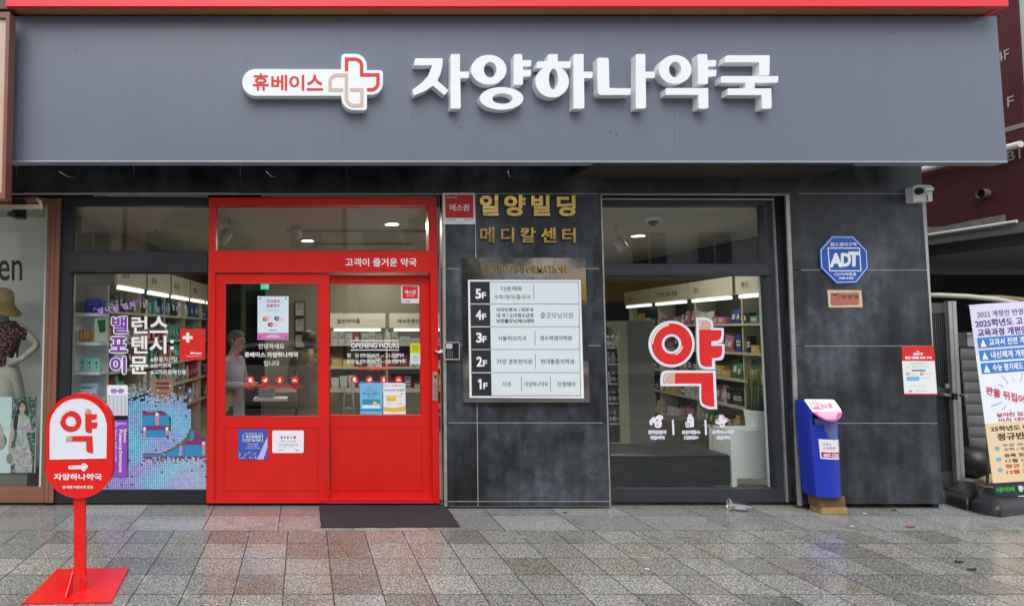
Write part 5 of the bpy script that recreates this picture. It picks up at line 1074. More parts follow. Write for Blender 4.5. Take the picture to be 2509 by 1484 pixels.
bk = thing('black_trash_bag', 'dark full rubbish bag on the ground behind the gate post', 'bag', PL(2380, 1165, 6.85)); p = MB(mat('bag_black', (.02, .018, .017), .4, bump=.8, bs=12)); a = PL(2388, 1150, 6.85); p.ball((a[0], a[1], .17), .19, .17, .17); p.build('bag', bk)
pk = thing('wood_plank', 'pale timber plank lying behind the banner base', 'plank', PL(2430, 1180, 6.3)); p = MB(mat('pale_timber', (.42, .31, .18), .7, var=.2)); p.tube([PL(2400, 1182, 6.2), PL(2440, 1165, 6.55), PL(2500, 1150, 6.9)], .04, 8); p.build('plank', pk)
# banner
bn = thing('banner_stand', 'leaning fabric banner of Korean school notices on a black water filled base', 'banner', (*FL(2445, 1240), 0))
Yb0, Yb1 = 5.60, 5.86
TL, TR = Vector(PL(2374, 748, Yb1)), Vector(PL(2508, 738, Yb1 - .02)); BL = Vector(PL(2440, 1243, Yb0)); BR = BL + (TR - TL) * 1.04
def bnf(off=0):
    nrm = (TR - TL).cross(BL - TL).normalized(); nrm = nrm if nrm.y < 0 else -nrm
    return lambda x, y: tuple((TL * (1 - x) + TR * x) * (1 - y) + (BL * (1 - x) + BR * x) * y + nrm * off)
def bq(p, x0, y0, x1, y1, off=.001, th=.0008): p.prism([rect(x0, y0, x1, y1)], bnf(off), bnf(off - th)); return p
def btx(p, s_, x0, y0, x1, y1, off=.0022, bo=.02): p.text(None, s_, [(x0, y0), (x1, y0), (x1, y1), (x0, y1)], 0, bold=bo, fn=bnf(off)); return p
p = MB(print_mat('#d8d2ea')); bq(p, 0, 0, 1, .26, .0, .003); p.m(print_mat('#e2e6ef')); bq(p, 0, .26, 1, .60, .0, .003); p.m(print_mat('#e2c79f')); bq(p, 0, .60, 1, .885, .0, .003); p.m(print_mat('#20282c')); bq(p, 0, .885, 1, 1, .0, .003); fb = p.build('fabric', bn)
p = MB(print_mat('#2f78c4'))
for y in (.175, .24, .305): bq(p, .06, y - .005, 1, y + .05)
p.build('blue_bars', bn)
p = MB(print_mat('#4b3a86')); btx(p, '2022 개정안 반영', .12, .035, .95, .068, bo=.01); btx(p, '2025학년도 고1', .06, .078, .97, .118, bo=.03); btx(p, '교육과정 개편안', .08, .126, .985, .165, bo=.03); p.build('heading_lettering', bn)
p = MB(WPRINT)
for i, (y, s_) in enumerate(((.175, '교과서 전면 개정'), (.24, '내신체계 개편안'), (.305, '수능 평가제도 개편'))):
    btx(p, s_, .26, y + .004, .99, y + .04, bo=.03); p.prism([[(.10, y + .043), (.155, y + .004), (.21, y + .043)]], bnf(.002), bnf(.0012))
p.build('bar_lettering', bn)
p = MB(mat('burst_grey', (.36, .38, .42), .5)); rg = random.Random(2)
for k in range(17):
    a = k / 17 * 6.283 + .2; x_, y_2 = .62 + .30 * math.cos(a), .475 + .07 * math.sin(a); r2 = 1.35 + .35 * (k % 2); x2, y3 = .62 + .30 * r2 * math.cos(a), .475 + .07 * r2 * math.sin(a)
    if x2 > 1 or x2 < .03: continue
    q = stroke([(x_, y_2), ((x_ + x2) / 2 + .01, (y_2 + y3) / 2), (x2, y3)], .006); p.prism([q], bnf(.0012), bnf(.0004))
p.build('burst_lines', bn)
p = MB(print_mat('#c03a50')); p.text(None, '판을 뒤집어엎다', [(.10, .415), (1.0, .500), (1.0, .545), (.08, .455)], 0, bold=.03, fn=bnf(.0022)); btx(p, '달라진 입시제도', .22, .552, 1.0, .572, bo=.03); btx(p, '미리 대비하자', .24, .578, .98, .598, bo=.03)
btx(p, '정규 개강일', .24, .80, .9, .818, bo=.03); btx(p, '12월 2일 월', .25, .828, .85, .846, bo=.03); p.build('red_lettering', bn)
p = MB(print_mat('#4a3328')); btx(p, '25학년도 예비고', .08, .615, 1.0, .64, bo=.03); btx(p, '정규반 모집', .17, .65, 1.0, .685, bo=.04); btx(p, '등록 및 OT 공지', .25, .75, 1.0, .767, bo=.02); btx(p, '11월 11일 대표', .26, .775, 1.0, .792, bo=.02); p.m(print_mat('#7a7488')); btx(p, '수강 과목', .24, .702, .70, .716, bo=.02); btx(p, '수학 / 영어 / 국어', .25, .722, 1.0, .737, bo=.02); p.build('brown_lettering', bn)
p = MB(print_mat('#6fa9c4'))
for y in (.722, .775, .825): p.prism([ell(.15, y, .045, .011, 14)], bnf(.001), bnf(.0002))
p.build('bullets', bn)
p = MB(print_mat('#2f9e44')); btx(p, '네이버', .04, .905, .34, .93, bo=.06); p.m(WPRINT); btx(p, '정상어학원 검색', .40, .903, 1.0, .932, bo=.04); btx(p, '문의전화', .36, .95, 1.0, .978, bo=.05); bq(p, 0, .992, 1, 1.0, .002); p.build('footer_lettering', bn)
p = MB(SILV); p.tube([tuple(TL + Vector((.0, .01, 0))), tuple(TR + Vector((.05, .01, 0)))], .006, 6); m0 = Vector(PL(2412, 1187, 5.95)); p.tube([PL(2422, 1010, 5.90), PL(2418, 1190, 5.92)], .011, 8); p.lathe(PL(2416, 1190, 5.92), [(.05, -.012), (.052, 0), (.012, .008)], 16); p.build('support_pole', bn)
p = MB(mat('black_tank_plastic', (.018, .019, .021), .38, var=.2, bump=.1, bs=40))
def bfl(u, v, z): a = FL(u, v); return (a[0], a[1], z)
for (ua, va, ub, vb, uc, vc, ud, vd) in ((2312, 1232, 2374, 1252, 2400, 1210, 2340, 1202), (2377, 1253, 2450, 1268, 2560, 1250, 2420, 1212)):
    A, B, C_, D_ = [Vector(bfl(u, v, .003)) for u, v in ((ua, va), (ub, vb), (uc, vc), (ud, vd))]; h = .125; ct = (A + B + C_ + D_) / 4
    rows_ = []
    for z, k in ((.003, 1), (.06, 1.0), (.085, .96), (.11, .86), (h, .74)):
        rows_.append([tuple(ct + (Vector(rp) - ct) * k + Vector((0, 0, z))) for rp in [(a_[0], a_[1], 0) for a_ in rnd([tuple(A.xy), tuple(B.xy), tuple(C_.xy), tuple(D_.xy)], .05)]])
    o = len(p.v); k_ = len(rows_[0])
    for r_ in rows_: p.v += r_
    p.sm = True
    for i in range(len(rows_) - 1):
        for j in range(k_): p.face([o + i * k_ + j, o + i * k_ + (j + 1) % k_, o + (i + 1) * k_ + (j + 1) % k_, o + (i + 1) * k_ + j])
    p.sm = False; p.face([o + (len(rows_) - 1) * k_ + j for j in range(k_)])
p.build('water_base', bn)

# ================================================================== INSIDE THE SHOP
LAMP = bpy.data.materials.new('lamp_glow'); LAMP.use_nodes = True; b_ = LAMP.node_tree.nodes['Principled BSDF']; b_.inputs['Base Color'].default_value = (.9, .88, .8, 1); b_.inputs['Emission Color'].default_value = (1, .93, .80, 1); b_.inputs['Emission Strength'].default_value = 14
STRIP = bpy.data.materials.new('strip_glow'); STRIP.use_nodes = True; b_ = STRIP.node_tree.nodes['Principled BSDF']; b_.inputs['Base Color'].default_value = (.9, .9, .86, 1); b_.inputs['Emission Color'].default_value = (1, .98, .92, 1); b_.inputs['Emission Strength'].default_value = .8
def downlight(u, v, label, Z=ZC, power=14):
    Y = 5
    # point of the ceiling seen at (u,v)
    for _ in range(40):
        Y += (P(u, v, Y)[1] < Z) * .25
    lo, hi = 5.5, 14
    for _ in range(40):
        m_ = (lo + hi) / 2
        if P(u, v, m_)[1] < Z: lo = m_
        else: hi = m_
    x = P(u, v, lo)[0]; t = thing('ceiling_downlight', label, 'ceiling light', (x, lo, Z), 'round ceiling downlights in the shop')
    q = MB(LAMP); q.tube([(x, lo, Z - .006), (x, lo, Z - .012)], .072, 24); q.build('lamp_disc', t); q = MB(WHITE); q.prism([ell(0, 0, .095, .095, 28), ell(0, 0, .074, .074, 28)[::-1]], lambda a, b: (x + a, lo + b, Z - .014), lambda a, b: (x + a, lo + b, Z - .001)); q.build('trim_ring', t)
    l_ = bpy.data.lights.new('downlight_lamp', 'AREA'); l_.shape = 'DISK'; l_.size = .14; l_.energy = power; l_.color = (1, .92, .78); o = bpy.data.objects.new('downlight_lamp', l_); COL.objects.link(o); o.parent = t; o.location = (0, 0, -.03)
    return x, lo
downlight(960, 547, 'round ceiling downlight seen at the right of the door transom'); downlight(753, 588, 'round ceiling downlight at the middle of the door transom'); downlight(942, 616.5, 'round ceiling downlight farthest back, cut by the door transom bar'); downlight(1563, 576, 'round ceiling downlight in the transom of the right window')
for (u0_, u1_, v_, lab) in ((700, 1050, 565, 'thin ceiling track nearest the red door'), (770, 1010, 594, 'thin ceiling track behind the first one')):
    Y = 7.2 if v_ < 580 else 8.3; t = thing('ceiling_track', lab, 'track', (PX(u0_, Y), Y, ZC)); p = MB(mat('track_grey', (.35, .34, .31), .6)); p.box(PX(u0_, Y), PX(u1_, Y), Y, Y + .04, ZC - .03, ZC - .001); p.build('rail', t)
def spot(u, v, Y, lab, tilt=0):
    a = PL(u, v, Y); t = thing('track_spotlight', lab, 'spotlight', (a[0], Y, ZC), 'white spotlights on the ceiling'); p = MB(mat('spot_white', (.55, .54, .50), .5)); p.tube([(a[0], Y, ZC - .002), (a[0], Y, a[2] + .08)], .012, 8); p.build('stem', t)
    d = Vector((math.sin(R(tilt)), 0, -math.cos(R(tilt)))); c = Vector((a[0], Y, a[2] + .07)); p = MB(mat('spot_white', '#999')); p.tube([c, c + d * .15], .055, 16); p.build('lamp_body', t)
spot(728, 568, 7.0, 'white cylinder spotlight in the door transom'); spot(560, 583, 6.6, 'tilted white spotlight at the left of the door transom', -30); spot(1510, 600, 7.0, 'tilted spotlight in the right window transom', 35)
t = thing('dome_camera', 'small dome camera on the ceiling behind the right window transom', 'camera', PL(1600, 516, 6.35)); a = P(1599, 522, 6.35); p = MB(WHITE); p.lathe((a[0], 6.35, 0), [(.075, ZC - .05), (.075, ZC - .001)], 20); p.build('base', t); p = MB(BLACK); p.ball((a[0], 6.35, ZC - .055), .048, .048, .048); p.build('dome', t)

# shelving
SHW = mat('shelf_cream', (.55, .52, .42), .5, var=.05); HDR = mat('shelf_header', (.60, .57, .48), .6, var=.04)
PCOL = {'white': '#c9ccca', 'red': '#9c3030', 'blue': '#2c4f93', 'green': '#3f7a4c', 'yellow': '#c2a53c', 'teal': '#5aa39e', 'orange': '#b5682f', 'pink': '#b0708c', 'dark': '#2a2b33', 'lilac': '#8a80ae'}
PM = {k: mat('pack_' + k, v, .5, var=.1, vs=20) for k, v in PCOL.items()}; PLAB = mat('pack_label', (.6, .6, .58), .5)
PROTO = {}; placed = {}
def product(colr, kind, M, label, group):
    key = (colr, kind)
    if key not in PROTO:
        q = MB(PM[colr])
        if kind == 'box': q.box(-.05, .05, -.03, .03, 0, .15); q.m(PLAB); q.box(-.035, .035, -.0315, -.0302, .05, .10); q.m(PM['dark']); q.box(-.03, .03, -.0318, -.0316, .07, .08)
        elif kind == 'wide_box': q.box(-.085, .085, -.04, .04, 0, .09); q.m(PLAB); q.box(-.06, .02, -.0415, -.0402, .025, .065); q.m(PM['dark']); q.box(-.05, .0, -.0418, -.0416, .04, .047)
        elif kind == 'bottle': q.tube([(0, 0, 0), (0, 0, .09), (0, 0, .105), (0, 0, .108)], [.028, .028, .015, .015], 12); q.m(PLAB); q.tube([(0, 0, .108), (0, 0, .135)], .018, 12); q.tube([(0, 0, .025), (0, 0, .07)], .0285, 12, cap=False)
        elif kind == 'pouch': q.add([(-.055, -.005, .0), (.055, -.005, 0), (.055, .005, .0), (-.055, .005, 0), (-.06, .0, .17), (.06, .0, .17), (-.05, -.028, .05), (.05, -.028, .05)], [(0, 1, 7, 6), (6, 7, 5, 4), (3, 4, 5, 2), (0, 6, 4, 3), (1, 2, 5, 7), (0, 3, 2, 1)]); q.m(PLAB); q.add([(-.03, -.029, .055), (.03, -.029, .055), (.025, -.016, .11), (-.025, -.016, .11)], [(0, 1, 2, 3)])
        PROTO[key] = q
        o = q.build('medicine_' + kind); o['first'] = 1
        PROTO[key] = o
        del o['abs']
    else:
        o = PROTO[key].copy(); COL.objects.link(o)
    if 'first' in o: del o['first']
    o.matrix_world = M; tag(o, label, kind.replace('_', ' '), group); return o
ordn = ['top', 'second', 'third', 'fourth', 'fifth', 'lowest']
def shelving(name, label, org, ang, length, levels, depth, where, fill, header=None, strips=True, z_head=2.0, seed=1, hz=.22, kinds=None):
    rg = random.Random(seed); M = Matrix.Translation(org) @ Matrix.Rotation(ang, 4, 'Z'); t = thing('shelving_unit', label, 'shelves', org)
    p = MB(SHW); p.m(mat('shelf_back', (.16, .15, .12), .7)); p.xbox(M, (0, depth, 0), (length, depth + .02, z_head)); p.build('back_panel', t)
    for z in levels:
        p = MB(SHW); p.xbox(M, (0, 0, z - .025), (length, depth - .001, z)); sh = p.build('shelf', t)
    nb_ = max(1, round(length / 1.0))
    for i in range(nb_ + 1):
        p = MB(SHW); x = i * length / nb_; p.xbox(M, (x - .012, .03, .03), (x + .012, depth - .002, z_head - .02)); p.build('upright', t)
    for i in range(nb_):
        x0, x1 = i * length / nb_ + .03, (i + 1) * length / nb_ - .03
        p = MB(HDR); p.xbox(M, (x0, -.05, z_head), (x1, -.02, z_head + hz)); hd_ = p.build('header_board', t)
        if header:
            s_ = header[i % len(header)]; p = MB(BLACKP)
            p.text(None, s_, [(x0 + .12, z_head + hz * .62), (x0 + .12 + .07 * len(s_), z_head + hz * .62), (x0 + .12 + .07 * len(s_), z_head + hz * .3), (x0 + .12, z_head + hz * .3)], 0, bold=.02, fn=lambda a, b: tuple(M @ Vector((a, -.0515, b))))
            p.m(BEIGE); p.xbox(M, (x1 - .25, -.052, z_head + hz * .45), (x1 - .12, -.0505, z_head + hz * .5)); p.build('header_lettering', hd_)
        if strips:
            p = MB(STRIP); p.xbox(M, (x0 + .07, -.055, z_head - .05), (x1 - .07, -.015, z_head - .008)); p.build('strip_light', t)
            l_ = bpy.data.lights.new('strip_lamp', 'AREA'); l_.shape = 'RECTANGLE'; l_.size = x1 - x0 - .1; l_.size_y = .05; l_.energy = 2.2; l_.color = (1, .95, .84)
            o = bpy.data.objects.new('strip_lamp', l_); COL.objects.link(o); o.parent = t
            Mw = M @ Matrix.Translation(((x0 + x1) / 2, -.04, z_head - .065)); o.matrix_parent_inverse = Matrix.Translation(-Vector(org)); o.matrix_world = Mw
    for li, z in enumerate(levels):
        x = .06
        while x < length - .08:
            colr = rg.choice(fill); kind = rg.choice(kinds or ['box', 'box', 'wide_box', 'bottle', 'pouch']); n = rg.choice([1, 2, 2, 3]); wd = {'box': .11, 'wide_box': .18, 'bottle': .065, 'pouch': .13}[kind]
            for k in range(n):
                if x + wd > length - .04: break
                s = rg.uniform(.95, 1.5 if kind != 'bottle' else 1.2); Mx = M @ Matrix.Translation((x + wd / 2, .07 + rg.uniform(0, .05), z + .001)) @ Matrix.Rotation(rg.uniform(-.12, .12), 4, 'Z') @ Matrix.Diagonal((1, 1, s, 1))
                product(colr, kind, Mx, '%s medicine %s on the %s shelf %s' % (colr, kind.replace('_', ' '), ordn[min(li, 5)], where), '%s %ss on the shelves %s' % (colr, kind.replace('_', ' '), where)); x += wd
            x += rg.uniform(.0, .02)
    return t
ang_l = R(90 - 5.7)
# left wall rack: runs away from the window along the left wall, facing the room (+x)
lx = lambda Y: -2.02 + .1 * (Y - 6.3)
shelving('shelving_unit', 'long cream medicine shelves along the left wall behind the left window', Vector((lx(6.5) - .0, 6.5, 0)), R(90 - 5.7), 4.6, [1.78, 1.45, 1.15, .85, .50], .28, 'along the left wall', ['white', 'white', 'red', 'blue', 'dark', 'teal', 'orange', 'white'], ['영양제', '감기약', '파스류', '어린이'], z_head=2.06, seed=4, hz=.26)
shelving('shelving_unit', 'cream shelves on the back partition seen through the right red door', Vector((.35, 9.62, 0)), 0, 2.75, [1.37, 1.02, .68, .32], .3, 'on the back partition', ['white', 'dark', 'yellow', 'red', 'white', 'lilac'], ['일반의약품', '약사추천인기제품', '건강식품'], z_head=1.62, seed=6)
def rack_right():
    a = Vector((5.0, 6.25, 0)); b = Vector((5.45, 10.6, 0))       # front line of the rack
    d = (b - a).normalized(); ang = math.atan2(d.y, d.x) + math.pi      # local x runs from b back to a, local -y faces the room
    shelving('shelving_unit', 'cream shelves of coloured packets along the right wall behind the right window', b, ang, 4.3, [1.66, 1.32, 1.0, .68, .36], .30, 'along the right wall', ['green', 'yellow', 'dark', 'white', 'pink', 'blue', 'green'], ['보호대', '편안한 의료 용품', '밴드', '파스'], z_head=2.0, seed=8, kinds=['pouch', 'pouch', 'box', 'wide_box', 'bottle'])
rack_right()
# small white shelves close behind the left window
t = thing('white_display_shelf', 'small white shelf unit just inside the left edge of the left window', 'shelves', PL(215, 1150, 6.2))
p = MB(WHITE); x0_, x1_2 = PX(182, 6.15), PX(248, 6.15); p.box(x0_ - .02, x0_, 6.1, 6.4, .04, PZ(765, 6.15)); p.box(x0_, x1_2, 6.38, 6.4, .04, PZ(765, 6.15)); p.build('side_panel', t)
SHZ = [PZ(767, 6.12), PZ(838, 6.12), PZ(910, 6.12), PZ(978, 6.12), PZ(1050, 6.12)]
for z in SHZ: p = MB(WHITE); p.box(x0_ + .001, x1_2, 6.1, 6.379, z - .03, z); p.build('shelf', t)
def goods(name, label, cat, u0_, v0_, u1_, v1_, Y, col, d=.08, group=None, extra=None):
    a, b = P(u0_, v0_, Y), P(u1_, v1_, Y); p = MB(print_mat(col) if isinstance(col, str) else col); p.box(a[0], b[0], Y, Y + d, b[1], a[1])
    if extra: extra(p, Y)
    return tag(p.build(name, origin=((a[0] + b[0]) / 2, Y, b[1]), bevel=.002), label, cat, group)
def lab(c, *qs):
    def f(p, Y):
        p.m(print_mat(c))
        for q in qs: p.shape(Z0, [q], Y - .001, .0008)
    return f
goods('blue_organizer', 'blue plastic double tray on the top shelf behind the left window', 'tray', 208, 731, 249, 764.5, 6.15, '#2a45a8', .1, extra=lab('#5a70d0', ell(219, 745, 6, 4), ell(236, 745, 6, 4)))
goods('orange_box', 'orange medicine box on the second white shelf behind the left window', 'box', 193, 808, 222, 834.5, 6.16, '#b0744a', extra=lab('#d8b070', rect(197, 812, 202, 828), rect(206, 812, 211, 828), rect(214, 812, 218, 828)))
goods('leaflet_holder', 'white folded leaflet with green print on the second white shelf', 'leaflet', 232, 779, 262, 836.5, 6.11, '#c3ccc4', .02, extra=lab('#2f5f3a', [(238, 784), (258, 782), (259, 812), (244, 815)]))
for i in range(3):
    goods('teal_box', 'pale teal box with a round mark, %s of three on the third white shelf' % ['first', 'second', 'third'][i], 'box', 194.5 + i * 16.8, 877, 210.8 + i * 16.8, 908.5, 6.13, '#8fcfc8', .07, 'pale teal boxes behind the left window', lab('#4a5a66', ell(202.5 + i * 16.8, 888, 2.6, 3.2, 12), rect(201.5 + i * 16.8, 894, 203.5 + i * 16.8, 903)))
goods('light_blue_box', 'light blue box on the fourth white shelf above the standing sign', 'box', 192, 939, 240, 976.5, 6.13, '#9fc0dc', .1, extra=lab('#3a5a8a', rect(200, 948, 226, 956)))
goods('white_glasses_box', 'tilted white box with purple oval prints above the standing sign', 'box', 196, 952, 236, 976.4, 6.10, '#d8d8e6', .02, extra=lab('#9a86c0', ell(216, 968, 7, 5), ell(229, 968, 7, 5)))
goods('tan_card', 'tan printed card standing behind the pixel sticker on the left window', 'card', 370, 928, 424, 990, 5.90, '#b98a72', .01, extra=lab('#7a3f30', rect(382, 936, 414, 942), rect(382, 947, 414, 953), rect(386, 962, 410, 964)))

# bench, counter, plant, fridge
t = thing('black_bench', 'black leather waiting bench inside the right window', 'bench', PL(1640, 1195, 6.2))
p = MB(mat('black_leather', (.010, .015, .018), .4, var=.3, vs=3, bump=.25, bs=14)); xa_, xb_ = PX(1440, 6.15), PX(1783, 6.1, 1150); zt_, zb_ = PZ(1113, 6.05), .10
p.box(xa_, xb_, 6.05, 6.65, zb_, zt_); p.build('seat', t, bevel=.025); p = MB(mat('black_leather', '#111')); p.tube([(xa_, 6.045, zt_ - .015), (xb_ - .02, 6.045, zt_ - .015)], .008, 8); p.build('piping', t); p = MB(SILV)
for x in (xa_ + .5, xb_ - .1): p.box(x - .02, x + .02, 6.15, 6.55, .031, .099)
p.build('leg', t)
t = thing('white_counter', 'white counter block inside the right window carrying the plant pot', 'counter', PL(1840, 1190, 6.2))
p = MB(WHITE); x0_, x1_2 = PX(1782, 6.25, 1100), PX(1886, 6.25, 1100); zc_ = PZ(1052, 6.2); p.box(x0_, x1_2 + .03, 6.2, 6.47, .14, zc_); p.box(x0_, x0_ + .05, 6.2, 6.25, .031, .139); p.box(x1_2 + .02, x1_2 + .07, 6.2, 6.25, .031, .139); p.build('cabinet', t, bevel=.004)
p = MB(WHITE); p.box(PX(1740, 6.5, 1050), x0_ - .002, 6.5, 6.53, zc_ - .03, zc_ + .0); p.box(PX(1740, 6.5, 1050), PX(1748, 6.5, 1050), 6.5, 6.53, .031, zc_ - .031); p.build('side_table_frame', t)
t = thing('potted_plant', 'upright green plant in a white pot on the white counter', 'plant', PL(1855, 1052, 6.33)); a = PL(1854, 1052, 6.33)
p = MB(WHITE); p.lathe((a[0], 6.33, zc_ + .001), [(.085, 0), (.09, .01), (.092, .03), (.105, .15), (.108, .175), (.095, .175), (.09, .16)], 28); p.build('pot', t)
p = MB(mat('plant_green', (.16, .20, .05), .5, var=.5, vs=12)); rg = random.Random(4)
for k in range(26):
    an = rg.random() * 6.28; r0 = rg.random() * .08; x, y = a[0] + r0 * math.cos(an), 6.33 + r0 * math.sin(an); hh = rg.uniform(.25, .45); dx = rg.uniform(-.05, .05)
    p.tube([(x, y, zc_ + .17), (x + dx * .4, y, zc_ + .17 + hh * .6), (x + dx, y + rg.uniform(-.03, .03), zc_ + .17 + hh)], [.008, .009, .002], 5)
p.build('leaves', t)
t = thing('display_fridge', 'tall glass door fridge of bottles at the left inside the right window', 'fridge', PL(1500, 1150, 7.6))
p = MB(mat('fridge_cream', (.42, .40, .30), .5)); Yf_ = 7.4
p.shape(Z0, [[(1440, 787), (1535, 787), (1545, 1140), (1440, 1140)], [(1444, 802), (1516, 802), (1524, 1085), (1444, 1085)][::-1]], Yf_, .05); p.build('door_frame', t)
p = MB(mat('fridge_grey', (.22, .22, .21), .5)); a, b = P(1535, 785, 7.45), P(1610, 1140, 7.45); p.box(a[0], b[0], 7.46, 8.05, .031, a[1]); p.m(mat('fridge_dark', (.04, .045, .045), .5)); p.box(PX(1440, 7.4), a[0] - .002, 7.9, 8.05, .031, a[1]); p.build('cabinet', t)
for i, v in enumerate((850, 890, 938, 985, 1035)):
    p = MB(WHITE); z = PZ(v, 7.55); p.box(PX(1440, 7.5), PX(1520, 7.5), 7.5, 7.85, z - .015, z); p.build('shelf', t)
    for k in range(6):
        x = PX(1449 + k * 13, 7.55); product(['white', 'blue', 'dark', 'green', 'lilac'][(i + k) % 5], 'bottle', Matrix.Translation((x, 7.56, z + .001)), '%s bottle on the %s shelf of the fridge' % (['white', 'blue', 'dark', 'green', 'lilac'][(i + k) % 5], ordn[i]), 'bottles in the fridge')
t = thing('low_counter', 'grey low counter front behind the black bench', 'counter', PL(1640, 1060, 8.2)); p = MB(mat('counter_grey', (.17, .165, .15), .6)); a, b = P(1575, 1030, 8.3), P(1740, 1110, 8.3); p.box(a[0], b[0] + .2, 8.3, 8.8, .031, a[1]); p.build('front', t)
# counter and goods behind the doors
t = thing('service_counter', 'low cream service counter across the shop behind the red doors', 'counter', PL(800, 1000, 7.6)); p = MB(mat('counter_cream', (.20, .19, .15), .5)); p.box(PX(640, 7.4), PX(1060, 7.4), 7.4, 7.95, .031, PZ(960, 7.4)); p.build('cabinet', t, bevel=.005); p = MB(WHITE); p.box(PX(625, 7.35), PX(705, 7.35), 7.1, 7.35, PZ(980, 7.2), PZ(974, 7.2)); p.build('side_shelf', t)
for i in range(3): goods('small_white_box', 'small white box, %s of three on the side shelf behind the left red door' % ['first', 'second', 'third'][i], 'box', 633 + i * 14, 950, 645 + i * 14, 973, 7.2, '#9aa4a6', .06, 'white boxes on the side shelf')
# printer stand and ladder like rack behind the right leaf
t = thing('folding_ladder', 'small grey folding ladder behind the right red door', 'ladder', PL(850, 1010, 6.9)); p = MB(mat('ladder_alu', (.28, .28, .26), .4, .3))
for (ua, va, ub, vb) in ((845, 940, 838, 1080), (862, 940, 872, 1080), (846, 965, 864, 965), (843, 1000, 868, 1000), (841, 1040, 870, 1040)): p.tube([PL(ua, va, 6.9), PL(ub, vb, 6.9)], .012, 6)
p.build('frame', t)
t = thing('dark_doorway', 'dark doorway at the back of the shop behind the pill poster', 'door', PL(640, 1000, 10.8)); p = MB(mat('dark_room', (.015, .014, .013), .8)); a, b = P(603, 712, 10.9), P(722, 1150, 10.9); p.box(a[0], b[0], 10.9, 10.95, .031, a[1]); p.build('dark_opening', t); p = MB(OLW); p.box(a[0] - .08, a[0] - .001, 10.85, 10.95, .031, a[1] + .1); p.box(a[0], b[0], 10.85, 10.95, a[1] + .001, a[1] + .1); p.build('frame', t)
t = thing('exit_sign', 'small green exit sign hanging high at the back of the shop', 'sign', PL(648, 700, 9.0)); p = MB(mat('exit_green', (.02, .55, .35), .4, emit=.6)); a = P(648.5, 700, 9.0); p.box(a[0] - .06, a[0] + .06, 9.0, 9.03, a[1] - .05, a[1] + .05); p.m(WHITE); p.box(a[0] - .01, a[0] + .03, 8.997, 8.999, a[1] - .03, a[1] + .03); p.build('panel', t); p = MB(WHITE); p.tube([(a[0], 9.015, a[1] + .05), (a[0], 9.015, ZC)], .006, 6); p.build('stem', t)
for i, (v0_, v1_, l_) in enumerate(((738, 775, 'top'), (778, 814, 'middle'), (817, 853, 'bottom'))):
    t = thing('framed_certificate', 'black framed certificate on the back partition, %s of three' % l_, 'picture frame', PL(735, v1_, 9.9), 'framed certificates'); a, b = P(721.5, v0_, 9.9), P(748, v1_, 9.9)
    p = MB(BLACK); p.prism([[(a[0], b[1]), (b[0], b[1]), (b[0], a[1]), (a[0], a[1])], [(a[0] + .015, b[1] + .015), (b[0] - .015, b[1] + .015), (b[0] - .015, a[1] - .015), (a[0] + .015, a[1] - .015)][::-1]], lambda x, y: (x, 9.90, y), lambda x, y: (x, 9.925, y)); p.build('frame', t)
    p = MB(mat('paper_grey', (.32, .32, .30), .5)); p.box(a[0] + .014, b[0] - .014, 9.915, 9.92, b[1] + .014, a[1] - .014); p.m(BLACKP)
    for k in range(3): p.box(a[0] + .04, b[0] - .05, 9.913, 9.9145, a[1] - .05 - k * .035, a[1] - .042 - k * .035)
    p.build('sheet', t)

